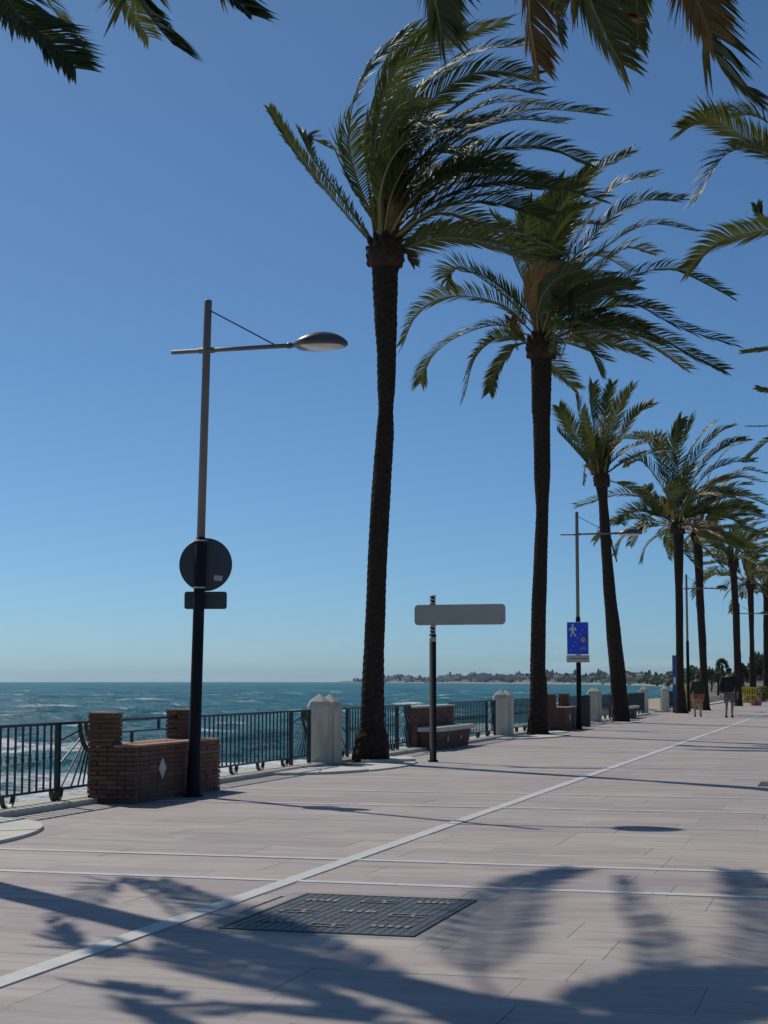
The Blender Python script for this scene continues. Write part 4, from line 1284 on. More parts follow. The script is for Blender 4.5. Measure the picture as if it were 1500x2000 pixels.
# --- palms outside the frame whose fronds and shadows enter it
def side_palm(label, base, top_off, seed, n, L, paths=(), npair=74, droop=(0.5, 1.2), el=(-25, 75), leaf=0.58, wind=0.5, group='palms along the railing', dryp=0.06, shadows=()):
    r = random.Random(seed)
    B = Vector(base)
    t = empty('palm_tree', B, label, 'palm tree', group)
    top = Vector(top_off)
    path = [Vector((0, 0, -0.04)), Vector((0, 0, 0.25)), top * 0.06 + Vector((0, 0, 0.1))]
    for u in (0.2, 0.4, 0.6, 0.8, 1.0):
        path.append(Vector((top.x * u ** 1.3, top.y * u ** 1.3, top.z * u)))
    trunk_mesh(path, [0.36, 0.32, 0.24, 0.19, 0.175, 0.165, 0.19, 0.22], r, step=0.04).build('trunk', M['palm_bark'], t)
    R, h = 0.22, 0.5
    crown_base(t, top, R, h, r)
    spears(t, top, h, r, 12, 0.9)
    for k in range(n):
        az = k * 2.39996 + r.uniform(-0.3, 0.3)
        e = math.radians(el[0] + (el[1] - el[0]) * ((k * 0.618) % 1.0))
        frond(t, free_frond(top, r, az, e, r.uniform(*L), wind, r.uniform(*droop), h=h, R=R), r, leaf, npair, r.random() < dryp, 0.4)
    for fr in paths:
        opts = fr[-1]
        ctrl = [at(x, y, w) - B for (x, y, w) in fr[:-1]]
        ctrl.insert(0, top + Vector((0, 0, h * 0.6)))
        frond(t, ctrl, r, leaf * opts.get('leaf', 1), npair, opts.get('dry', False), opts.get('wind', 0.15), opts.get('tw', None), start=0.3, wleaf=0.034)
    for fr in shadows:
        ctrl = []
        for (x, y, z) in fr:
            g = ground(x, y)
            ctrl.append(g + SUN_DIR * (z / SUN_DIR.z) - B)
        ctrl.insert(0, top + Vector((0, 0, h * 0.6)))
        frond(t, ctrl, r, leaf * 0.80, npair, False, 0.12, None, start=0.25, wleaf=0.045)
    return t
side_palm('palm beyond the left edge whose frond tips hang in at the top left', (-7.8, 11.4, 0), (0.1, -0.45, 8.0), 21, 9, (2.4, 3.0), [
    [(-60, -150, 12.2), (20, 10, 11.9), (85, 70, 11.7), (146, 132, 11.5), {'tw': 0.5, 'leaf': 0.8}],
    [(210, -160, 11.4), (262, -20, 11.2), (300, 40, 11.1), (340, 88, 11.0), {'tw': -0.3, 'leaf': 0.7}],
    [(350, -160, 10.9), (415, -60, 10.7), (450, -8, 10.6), (484, 26, 10.5), {'leaf': 0.6}]],
    wind=0.35, droop=(0.5, 1.0), el=(45, 85), shadows=[
    [(930, 1900, 8.9), (955, 1800, 9.0), (1015, 1728, 8.9), (1115, 1697, 8.6)],
    [(1230, 1930, 8.9), (1255, 1850, 9.0), (1218, 1770, 8.8), (1200, 1710, 8.4)],
    [(1420, 1960, 9.2), (1520, 1830, 9.2), (1480, 1750, 9.0), (1430, 1700, 8.6)],
    [(1100, 1960, 8.5), (1250, 1935, 8.4), (1380, 1910, 8.1), (1500, 1900, 7.7)],
    [(1150, 2000, 8.3), (1300, 1980, 8.1), (1450, 1960, 7.8), (1600, 1950, 7.4)],
    [(850, 1960, 7.9), (620, 1850, 7.2), (480, 1790, 6.6), (305, 1720, 6.0)],
    [(850, 1980, 7.6), (560, 1880, 7.0), (400, 1830, 6.7), (290, 1745, 6.2), (220, 1725, 5.9), (130, 1790, 5.4)],
    [(800, 1985, 7.5), (520, 1920, 6.8), (300, 1860, 6.2), (150, 1850, 5.6), (90, 1800, 5.2)],
    [(820, 2010, 7.4), (600, 1975, 6.8), (400, 1960, 6.2), (200, 1925, 5.6)],
    [(860, 2060, 7.6), (600, 2050, 6.9), (350, 2010, 6.2), (240, 1960, 5.8)]])
side_palm('palm beyond the top edge whose browned frond tips hang in at the top right', (2.2, 13.5, 0), (-0.3, 0.1, 9.2), 22, 8, (2.6, 3.2), [
    [(1100, -420, 12.2), (880, -200, 12.0), (850, -40, 11.9), (862, 60, 11.9), {'tw': 0.2, 'leaf': 0.9}],
    [(1250, -420, 12.6), (1060, -160, 12.4), (1035, 0, 12.4), (1048, 122, 12.4), {'dry': True, 'tw': 0.3, 'leaf': 0.75}],
    [(1250, -380, 13.4), (1100, -150, 13.4), (1080, -40, 13.4), (1092, 78, 13.4), {'leaf': 0.5}],
    [(1300, -380, 12.0), (1130, -140, 11.8), (1150, -10, 11.8), (1212, 124, 11.8), {'tw': -0.4, 'leaf': 0.8}],
    [(1350, -330, 12.3), (1140, -80, 12.1), (1170, 10, 12.1), (1216, 36, 12.1), {'dry': True, 'tw': 0.1, 'leaf': 0.6}],
    [(1400, -330, 13.1), (1270, -120, 13.0), (1245, -20, 13.0), (1246, 85, 13.0), {'leaf': 0.45}],
    [(1550, -380, 12.2), (1360, -140, 12.0), (1375, 30, 12.0), (1408, 130, 12.0), (1456, 186, 12.0), {'tw': 0.4, 'leaf': 0.95}],
    [(1500, -330, 12.0), (1345, -160, 11.8), (1355, -30, 11.8), (1385, 60, 11.8), {'dry': True, 'tw': -0.5, 'leaf': 0.7}]],
    el=(20, 80), wind=0.7, group='palms on the landward side')
side_palm('palm beyond the right edge whose two fronds reach in high on the right', (1.1, 27.5, 0), (0.2, 0, 9.2), 23, 20, (2.8, 3.4), [
    [(1560, 330, 27.4), (1480, 285, 27.2), (1390, 235, 27.0), (1332, 252, 26.8), {'tw': 0.4, 'wind': 0.0}],
    [(1580, 330, 27.6), (1500, 240, 27.8), (1440, 222, 28.0), (1372, 228, 28.2), {'tw': 0.1, 'wind': 0.0, 'leaf': 0.8}],
    [(1580, 380, 26.8), (1500, 300, 26.6), (1420, 300, 26.4), (1362, 388, 26.2), {'tw': -0.3, 'wind': 0.0}],
    [(1590, 430, 27.4), (1500, 450, 27.2), (1410, 470, 27.0), (1345, 525, 26.9), {'tw': 0.5, 'wind': 0.0}],
    [(1590, 430, 27.8), (1530, 440, 27.9), (1492, 430, 28.0), (1478, 402, 28.0), {'leaf': 0.45, 'wind': 0.0}]],
    el=(15, 80), wind=0.9, group='palms on the landward side')
side_palm('second palm beyond the right edge with frond tips entering at mid height', (0.6, 42.0, 0), (0.2, 0, 8.6), 24, 18, (2.8, 3.4), [
    [(1590, 700, 42), (1530, 682, 42), (1490, 684, 42), (1450, 688, 42), {'leaf': 0.45, 'wind': 0.0}],
    [(1590, 740, 42.6), (1540, 765, 42.6), (1500, 764, 42.6), (1478, 758, 42.6), {'leaf': 0.4, 'wind': 0.0}],
    [(1590, 800, 41.5), (1540, 822, 41.5), (1500, 832, 41.5), (1458, 833, 41.5), {'leaf': 0.3, 'wind': 0.0}],
    [(1600, 800, 41.0), (1550, 840, 41.0), (1500, 862, 41.0), (1458, 897, 41.0), {'leaf': 0.6, 'wind': 0.0}]],
    el=(15, 80), wind=0.9, group='palms on the landward side')

# ------------------------------------------------------------------ sea, beach, far coast
SEA = -3.0
def build_sea():
    NR, NA = 820, 520
    a0, a1 = math.radians(-14), math.radians(75)
    t_ = np.linspace(0, 1, NR)
    rad = 14.0 * (14000.0 / 14.0) ** (t_ ** 1.0)
    ang = np.linspace(a0, a1, NA)
    Rr, A = np.meshgrid(rad, ang, indexing='ij')
    X = -Rr * np.sin(A); Yv = Rr * np.cos(A)
    rs = np.random.RandomState(4)
    Z = np.zeros_like(X)
    cell = np.gradient(rad)[:, None] * np.ones_like(X)
    for k in range(34):
        lam = 2.2 * (1.13 ** k)
        th = math.radians(-20) + rs.normal(0, 0.45)          # wind sea running towards the shore, slightly oblique
        amp = 0.0150 * lam ** 0.80 * (1.0 if lam < 30 else 30 / lam)
        ph = rs.uniform(0, 6.28)
        kx, ky = math.cos(th) * 2*math.pi/lam, math.sin(th) * 2*math.pi/lam
        s = np.sin(kx * X + ky * Yv + ph)
        fade = np.clip((lam / cell - 2.0) / 3.0, 0, 1)
        Z += amp * (1 - 2 * np.abs(s) * 0.5 + 0.4 * s) * fade * 0.9
    Z -= Z.mean()
    sd = Z.std(axis=1, keepdims=True) + 1e-4
    gust = 0.5 + 0.5 * np.sin(X / 7.0 + 1.7 * np.sin(Yv / 19.0)) * np.sin(Yv / 4.6 + 1.9 * np.sin(X / 13.0))
    crest = np.clip((Z / sd - 1.45) / 0.7, 0, 1) * np.clip(gust * 1.9 - 0.75, 0, 1) * np.clip((Rr - 25) / 30, 0, 1)
    # broken water along the wall and a few breakers farther out
    wob = 3.0 * np.sin(Yv / 9.0 + 0.7 * np.sin(Yv / 23.0)) + 1.6 * np.sin(Yv / 3.7 + 1.2)
    surf = np.clip((X + 30.0 + wob) / 6.0, 0, 1)
    roll = np.exp(-((X + 47 + 2.5 * np.sin(Yv / 14.0)) / 1.6) ** 2) * np.clip(np.sin(Yv / 6.3 + 1.0) * 2.0 - 1.2, 0, 1)
    roll2 = np.exp(-((X + 66 + 3 * np.sin(Yv / 19.0 + 2)) / 2.2) ** 2) * np.clip(np.sin(Yv / 10.5 + 3.0) * 2.0 - 1.25, 0, 1)
    foam = np.clip(0.60 * surf + 0.52 * crest + 0.55 * roll + 0.6 * roll2, 0, 1)
    Z += 0.5 * roll + 0.6 * roll2
    land = np.clip((X + 18) / 6, 0, 1)
    verts = np.stack([X, Yv, SEA + Z * (1 - 0.6 * land)], -1).reshape(-1, 3)
    i, j = np.meshgrid(np.arange(NR - 1), np.arange(NA - 1), indexing='ij')
    a = (i * NA + j).ravel()
    faces = np.stack([a, a + 1, a + NA + 1, a + NA], -1)
    me = bpy.data.meshes.new('sea')
    me.vertices.add(len(verts)); me.vertices.foreach_set('co', verts.ravel())
    me.loops.add(faces.size); me.loops.foreach_set('vertex_index', faces.ravel().astype(np.int32))
    me.polygons.add(len(faces)); me.polygons.foreach_set('loop_start', np.arange(0, faces.size, 4, dtype=np.int32))
    me.polygons.foreach_set('loop_total', np.full(len(faces), 4, np.int32))
    me.update(calc_edges=True)
    me.polygons.foreach_set('use_smooth', np.ones(len(faces), bool))
    fa = me.attributes.new('foam', 'FLOAT', 'POINT'); fa.data.foreach_set('value', foam.ravel().astype(np.float32))
    me.materials.append(M['sea_water'])
    if me.polygons[0].normal.z < 0: me.flip_normals()
    tag(link('sea', me), kind='structure')
build_sea()

def px_dir(x):
    a = YAW - math.atan((x - 750) / math.hypot(FOC, 331))
    return Vector((-math.sin(a), math.cos(a), 0))
# beach: sand that widens with distance along the wall
bs = MB()
prev = None
rows = []
for k in range(60):
    y = 60 + (k / 59) ** 1.6 * 520
    inner, outer = -8.4 + 0.055 * max(0, y - 110), (-10.5 - 0.125 * max(0, y - 75) - 0.6 * math.sin(y / 17)) if y < 330 else (-42.4 - 0.6 * math.sin(y / 17) + 0.05 * (y - 330))
    rows.append([(inner + 60, y, -0.3 if y > 120 else -2.0), (inner, y, -1.2), ((inner + outer) / 2, y, -1.5), (outer, y, -2.3), (outer - 5, y, -3.5)])
vs = [p for r_ in rows for p in r_]
fs = [(5*i + j, 5*i + 5 + j, 5*i + 6 + j, 5*i + 1 + j) for i in range(59) for j in range(1, 4)]
bs.add(vs, fs)
tag(bs.build('beach', M['sand'], smooth=True), kind='structure')

COAST = [(1600, 420, 14), (1500, 520, 26), (1420, 700, 25), (1350, 1000, 26), (1300, 1400, 26), (1250, 2000, 24), (1150, 2800, 23), (1050, 3400, 20), (950, 4200, 17), (850, 5000, 15), (750, 6000, 12), (700, 6900, 5), (662, 7600, 1.0)]
def coast_at(x):
    for (a, b) in zip(COAST[:-1], COAST[1:]):
        if b[0] <= x <= a[0]:
            u = (a[0] - x) / (a[0] - b[0])
            return (a[1] + (b[1] - a[1]) * u, a[2] + (b[2] - a[2]) * u)
    return COAST[-1][1:] if x < 700 else COAST[0][1:]
def coast_h(x, v):
    """ground height above the sea at lateral position x, inland share v"""
    D, hp = coast_at(x)
    H = hp * 0.85 * D / FOC + 4.5
    nz = 0.78 + 0.16 * math.sin(x * 0.043) + 0.10 * math.sin(x * 0.13 + 1.0) + 0.05 * math.sin(x * 0.41)
    return SEA + max(0.0, v) ** 0.8 * H * nz
def coast_p(x, v):
    D, hp = coast_at(x)
    p = EYE + px_dir(x) * (D * (1 + 0.16 * v))
    return Vector((p.x, p.y, coast_h(x, v) - (0.6 if v <= 0 else 0)))
cm = MB()
NX, NVV = 240, 7
vl = [0.0, 0.05, 0.15, 0.32, 0.55, 0.8, 1.0]
vs = []
for i in range(NX + 1):
    x = 1600 - (1600 - 662) * i / NX
    for v in vl: vs.append(coast_p(x, v))
fs = [(i*NVV + j, i*NVV + j + 1, (i+1)*NVV + j + 1, (i+1)*NVV + j) for i in range(NX) for j in range(NVV - 1)]
cm.add(vs, fs); cm.m = [1 if (k % (NVV - 1)) == 0 else 0 for k in range(len(fs))]
tag(cm.build('coast_hills', [M['coast_soil'], M['sand']], smooth=True), kind='structure')

# far town: separate blocks on the slope
rt = random.Random(31)
def house(x, v, wpx, hpx, wall, roof, label, cat='building', group='pale houses on the far shore', win=False):
    D, _ = coast_at(x)
    D *= (1 + 0.16 * v)
    p = coast_p(x, v)
    W, Hh = wpx * D / FOC, hpx * D / FOC
    d = px_dir(x)
    t = empty('far_building', p, label, cat, group, rz=math.atan2(d.y, d.x) - math.pi/2)
    dp = W * 0.6
    mb = MB()
    mb.box((-W/2, 0, -Hh * 0.5), (W * 0.12, dp, Hh)); mb.box((W * 0.12, dp * 0.1, -Hh * 0.5), (W/2, dp, Hh * rt.uniform(0.6, 0.85)))
    mb.build('wall', M['far_wall_%d' % wall], t)
    rf = MB()
    if roof:
        rf.add([(-W*0.53, -dp*0.04, Hh), (W*0.15, -dp*0.04, Hh), (W*0.15, dp*1.04, Hh), (-W*0.53, dp*1.04, Hh), (-W*0.45, dp/2, Hh*1.22), (W*0.07, dp/2, Hh*1.22)], [(0,1,5,4), (1,2,5), (2,3,4,5), (3,0,4), (3,2,1,0)])
        rf.build('roof', M['far_roof'], t)
    else:
        rf.box((-W*0.3, dp*0.3, Hh), (-W*0.1, dp*0.6, Hh * 1.14)); rf.build('roof_hut', M['far_wall_%d' % wall], t)
    if win:
        nx = max(3, int(wpx / 4))
        for k in range(nx):
            for q in range(2):
                x0 = -W/2 + W * 0.62 * (k + 0.25) / nx
                z0 = Hh * (0.14 + 0.45 * q)
                MB().box((x0, -0.12, z0), (x0 + W * 0.62 / nx * 0.5, -0.02, z0 + Hh * 0.22)).build('window', M['far_window'], t)
    return t
WALLN = ['off-white', 'pinkish', 'tan', 'white']
for k in range(130):
    x = rt.uniform(750, 1310)
    v = rt.uniform(0.03, 0.9)
    wl_ = rt.choice([0, 0, 1, 1, 2, 3]); rf_ = rt.random() < 0.35
    where = 'far headland behind the direction sign' if x < 1040 else 'far slope behind the blue sign' if x < 1180 else 'wooded shore left of the couple'
    house(x, v, rt.uniform(6, 20), rt.uniform(3.5, 7.0), wl_, rf_, 'small %s %s building on the %s' % (WALLN[wl_], 'red-roofed' if rf_ else 'flat-roofed', where))
house(955, 0.35, 52, 13, 1, False, 'long pinkish apartment block on the far headland', group='large blocks on the far headland')
house(900, 0.40, 34, 10, 1, False, 'pinkish terrace of flats left of the longest far block', group='large blocks on the far headland')
house(868, 0.30, 22, 9, 2, False, 'small tan block at the left of the far town', group='large blocks on the far headland')
house(1005, 0.30, 34, 12, 2, False, 'tan block right of the longest far block', group='large blocks on the far headland')
house(1195, 0.30, 22, 8, 3, True, 'white villa group above the far beach', group='large blocks on the far headland')
house(1255, 0.45, 26, 9, 3, True, 'white houses on the wooded slope left of the couple', group='large blocks on the far headland')
house(1498, 0.45, 60, 22, 0, False, 'pale terraced building at the far right behind the palms', group='large blocks on the far headland', win=True)

# woods on the far shore: one mass of rounded, jagged crowns
fw_ = MB()
ico = bmesh.new(); bmesh.ops.create_icosphere(ico, subdivisions=2, radius=1.0)
icv = [v.co.copy() for v in ico.verts]; icf = [tuple(v.index for v in f.verts) for f in ico.faces]; ico.free()
for k in range(900):
    x = 1600 - (1600 - 690) * rt.random() ** 1.35
    v = rt.random() ** 0.8
    D, hp = coast_at(x)
    p = coast_p(x, 0.06 + 0.94 * v)
    s = rt.uniform(0.5, 1.3) * (2.0 + 0.0009 * D)
    cone = rt.random() < 0.2
    sx, sz = (s * 0.55, s * 1.7) if cone else (s, s * rt.uniform(0.65, 1.0))
    fw_.add([(p.x + c.x * sx * rt.uniform(0.75, 1.2), p.y + c.y * sx * rt.uniform(0.75, 1.2), p.z + s * 0.4 + c.z * sz * rt.uniform(0.75, 1.2)) for c in icv], icf)
tag(fw_.build('far_woods', M['far_foliage']), 'dark scattered trees covering the far shore', 'trees', kind='stuff')

hl = MB()
edge = [(-0.100 * y - 1.2 * math.sin(y / 11), y) for y in range(132, 440, 8)]
vs = [(x, y, -0.25 + 0.004 * (y - 132)) for x, y in edge] + [(90, y, -0.25 + 0.012 * (y - 132)) for x, y in edge] + [(x - 2.5, y, -3.4) for x, y in edge]
ne = len(edge)
hl.add(vs, [(k, ne + k, ne + k + 1, k + 1) for k in range(ne - 1)] + [(k + 1, 2*ne + k + 1, 2*ne + k, k) for k in range(ne - 1)])
tag(hl.build('headland', M['coast_soil'], smooth=False), kind='structure')

# ------------------------------------------------------------------ nearer trees at the right
def leafy_mesh(seed, n=520, squash=0.85):
    r = random.Random(seed)
    mb = MB()
    lobes = [(Vector((r.uniform(-.6,.6), r.uniform(-.6,.6), r.uniform(-.4,.6))), r.uniform(0.35, 0.6)) for _ in range(9)]
    for k in range(n):
        c, rad = r.choice(lobes)
        d = Vector((r.gauss(0,1), r.gauss(0,1), r.gauss(0,1))).normalized()
        p = c + d * rad * r.uniform(0.6, 1.05)
        p.z *= squash
        a = Vector((r.gauss(0,1), r.gauss(0,1), r.gauss(0,1))).normalized(); b = a.orthogonal().normalized()
        s = r.uniform(0.07, 0.15)
        mb.add([p - a*s, p + b*s*0.6, p + a*s, p - b*s*0.6], [(0,1,2,3)], 0, r.random())
    return mb.mesh('crown', M['leaf_dark'])
CROWNS = [leafy_mesh(s) for s in (1, 2, 3)]
def tree(x, D, hpx, label, kind, tall=1.0):
    d = px_dir(x)
    p = EYE + d * D; p.z = -0.2
    H = hpx * D / FOC + CAM_H
    t = empty('broadleaf_tree', p, label, 'tree', 'dark trees beyond the end of the promenade')
    MB().tube([(0,0,0), (0.05*H,0,H*0.3), (0.02*H, 0.02*H, H*0.62)], [H*0.035, H*0.026, H*0.014], 7).build('trunk', M['palm_bark'], t)
    o = link('crown', CROWNS[kind], t, (0.02*H, 0, H * 0.66))
    o.scale = (H * 0.36 / tall, H * 0.36 / tall, H * 0.42)
for (x, D, hp, tall, lab) in [
    (1326, 420, 22, 1.0, 'low dark tree behind the fourth palm trunk'),
    (1352, 240, 27, 1.5, 'narrow dark tree between the third lamp and the fifth palm'), (1368, 230, 24, 1.0, 'low dark tree right behind the person in red shorts'),
    (1388, 210, 30, 1.6, 'narrow pointed tree left of the fan palm'), (1425, 200, 22, 1.0, 'low dark tree behind the person in black'),
    (1450, 190, 34, 1.3, 'dark tree between the sixth and seventh palms'), (1468, 230, 40, 1.0, 'broad dark tree behind the seventh palm'),
    (1491, 180, 60, 1.1, 'tall open tree beside the farthest palm at the right edge')]:
    tree(x, D, hp, lab, int(x) % 3, tall)

def fan_palm(x, ybase, ytop, D, label, s=1.0, seed=0):
    r = random.Random(seed)
    p = EYE + px_dir(x) * D; p.z = -0.2
    H = (1331 - ytop) * D / FOC + CAM_H
    t = empty('fan_palm', p, label, 'palm tree', 'fan palms in the distance')
    MB().tube([(0,0,0), (0.05,0,H*0.5), (0,0,H*0.86)], [0.26*s, 0.2*s, 0.2*s], 9).build('trunk', M['palm_bark'], t)
    for k in range(16):
        az = k * 2.4; el = math.radians(r.uniform(-35, 85))
        d = Vector((math.cos(az)*math.cos(el), math.sin(az)*math.cos(el), math.sin(el)))
        c = Vector((0, 0, H * 0.86)) + d * 0.5 * s
        mb = MB(); mb.tube([Vector((0, 0, H * 0.86)), c], 0.025, 4, 1)
        sd = d.orthogonal().normalized(); nn = d.cross(sd)
        q0 = r.uniform(0, 3.14)
        s2 = sd * math.cos(q0) + nn * math.sin(q0)
        for j in range(15):
            a = math.radians(-100 + 200 * j / 14)
            e = c + (d * math.cos(a) + s2 * math.sin(a)) * 0.75 * s * r.uniform(0.85, 1.05)
            w = (s2 * math.cos(a) - d * math.sin(a)) * 0.06 * s
            m_ = c.lerp(e, 0.55)
            mb.add([c, m_ - w, e, m_ + w], [(0,1,2,3)], 0, r.random())
        mb.build('fan_leaf', [M['leaf_dark'], M['rachis']], t)
fan_palm(1411, 1345, 1288, 190, 'fan palm with round leaf tufts standing left of the sixth palm', 0.75, 3)
fan_palm(1402, 1350, 1314, 170, 'lower fan palm just left of the taller one', 0.55, 5)
fan_palm(1448, 1350, 1294, 190, 'small fan palm half hidden by the sixth palm trunk', 0.6, 7)

# ------------------------------------------------------------------ small things along the promenade
# litter bin behind the second lamp
bp = ground(1143, 1419)
t = empty('litter_bin', bp, 'dark upright litter bin just behind the second lamp', 'litter bin')
MB().prism([(0.16*math.cos(k*math.pi/8), 0.16*math.sin(k*math.pi/8)) for k in range(16)], 0.0, 0.86).build('body', M['bin_dark'], t)
MB().tube([(0,0,0.86), (0,0,0.90), (0,0,0.93)], [0.175, 0.175, 0.10], 16).build('lid', M['iron'], t)
# bicycle leaning on the railing behind the third posts
def bicycle(p, rz, label):
    t = empty('bicycle', p, label, 'bicycle', rz=rz)
    for x in (-0.52, 0.52):
        ring = [(x + 0.33*math.cos(2*math.pi*k/24), 0, 0.35 + 0.33*math.sin(2*math.pi*k/24)) for k in range(25)]
        w = MB(); w.tube(ring, 0.018, 6, cap=False)
        wh = w.build('wheel', M['rubber'], t)
        s = MB()
        for k in range(8):
            a = k * math.pi / 4
            s.tube([(x, 0, 0.35), (x + 0.32*math.cos(a), 0, 0.35 + 0.32*math.sin(a))], 0.003, 3)
        s.build('spokes', M['zinc'], wh)
    f = MB()
    for a, b in (((-0.52,0.35),(-0.1,0.33)), ((-0.52,0.35),(-0.18,0.8)), ((-0.18,0.86),(-0.1,0.33)), ((-0.17,0.76),(0.36,0.8)), ((-0.1,0.33),(0.38,0.7)), ((0.34,0.93),(0.52,0.35))):
        f.tube([(a[0],0,a[1]), (b[0],0,b[1])], 0.018, 6)
    f.build('frame', M['iron'], t)
    MB().tube([(0.34,-0.28,1.0), (0.38,-0.1,0.96), (0.34,0,0.94), (0.38,0.1,0.96), (0.34,0.28,1.0)], 0.014, 6).build('handlebar', M['white_paint'], t)
    MB().tube([(-0.32,0,0.88), (-0.2,0,0.9), (-0.05,0,0.88)], [0.07, 0.06, 0.025], 8).build('saddle', M['rubber'], t)
    MB().box((0.42, -0.14, 0.78), (0.66, 0.14, 1.0)).build('basket', M['white_paint'], t)
bicycle(Vector((-7.80, 55.3, 0)), math.radians(84), 'parked bicycle between the third stone posts and the slanting palm')
# blue totem left of the fourth palm
tp = ground(1319, 1391)
t = empty('blue_totem', tp, 'narrow blue upright panel against the fourth palm trunk', 'totem')
MB().box((-0.09, -0.05, 0), (0.09, 0.05, 2.45), 0, 0.5, 0.01).build('panel', M['totem_blue'], t)
MB().box((-0.05, -0.056, 1.2), (0.05, -0.0505, 1.5)).build('plate', M['white_paint'], t)
MB().box((-0.13, -0.09, 0), (0.13, 0.09, 0.03)).build('foot', M['pole_black'], t)
# yellow barriers
def barrier(x, y, w, h, label):
    p = ground(x, y)
    t = empty('yellow_barrier', p, label, 'barrier', 'yellow plastic barriers')
    MB().box((-w/2, -0.03, 0.08), (-w/2 + 0.07, 0.03, h)).build('upright', M['yellow_plastic'], t)
    MB().box((w/2 - 0.07, -0.03, 0.08), (w/2, 0.03, h)).build('upright', M['yellow_plastic'], t)
    for z in (0.12, h * 0.5, h - 0.09):
        MB().box((-w/2 + 0.07, -0.025, z), (w/2 - 0.07, 0.025, z + 0.1)).build('rail', M['yellow_plastic'], t)
    n = int(w / 0.14)
    for k in range(n):
        xx = -w/2 + 0.1 + (w - 0.2) * (k + 0.5) / n
        MB().box((xx - 0.035, -0.018, 0.2), (xx + 0.035, 0.018, h - 0.1)).build('slat', M['yellow_plastic'], t)
    for s in (-1, 1):
        MB().box((s * w * 0.36 - 0.03, -0.25, 0), (s * w * 0.36 + 0.03, 0.25, 0.078)).build('foot', M['bin_dark'], t)
barrier(1349, 1386, 0.9, 1.25, 'yellow plastic barrier glimpsed between the lamp post and the woman')
barrier(1456, 1377, 1.25, 1.0, 'yellow plastic barrier between the sixth and seventh palms')
# hedge and pots at the far right
hp = ground(1494, 1371)
t = empty('clipped_hedge', hp, 'low orange-green clipped hedge at the right edge beyond the palms', 'hedge')
r = random.Random(3); hm = MB()
for k in range(2600):
    p = Vector((r.uniform(-1.3, 3.0), r.uniform(-0.4, 0.4), r.uniform(0.02, 1.0)))
    if r.random() < 0.6: p.y = -0.42 + r.uniform(-0.05, 0.05)
    a = Vector((r.gauss(0,1), r.gauss(0,1), r.gauss(0,1))).normalized() * 0.075; b = a.orthogonal().normalized() * 0.045
    hm.add([p - a, p + b, p + a, p - b], [(0,1,2,3)], 0, r.random())
hm.build('foliage', M['hedge_leaf'], t)
for k, x in enumerate((1472, 1482)):
    pp = ground(x, 1378)
    t = empty('clay_pot', pp, ['left red clay pot on the ground before the hedge', 'right red clay pot on the ground before the hedge'][k], 'pot', 'red clay pots')
    MB().tube([(0,0,0), (0,0,0.22), (0,0,0.25), (0,0,0.30)], [0.13, 0.2, 0.23, 0.23], 14).build('body', M['pot_clay'], t)
    MB().prism([(0.2*math.cos(q*0.5236), 0.2*math.sin(q*0.5236)) for q in range(12)], 0.28, 0.305).build('soil', M['joint_bed'], t)

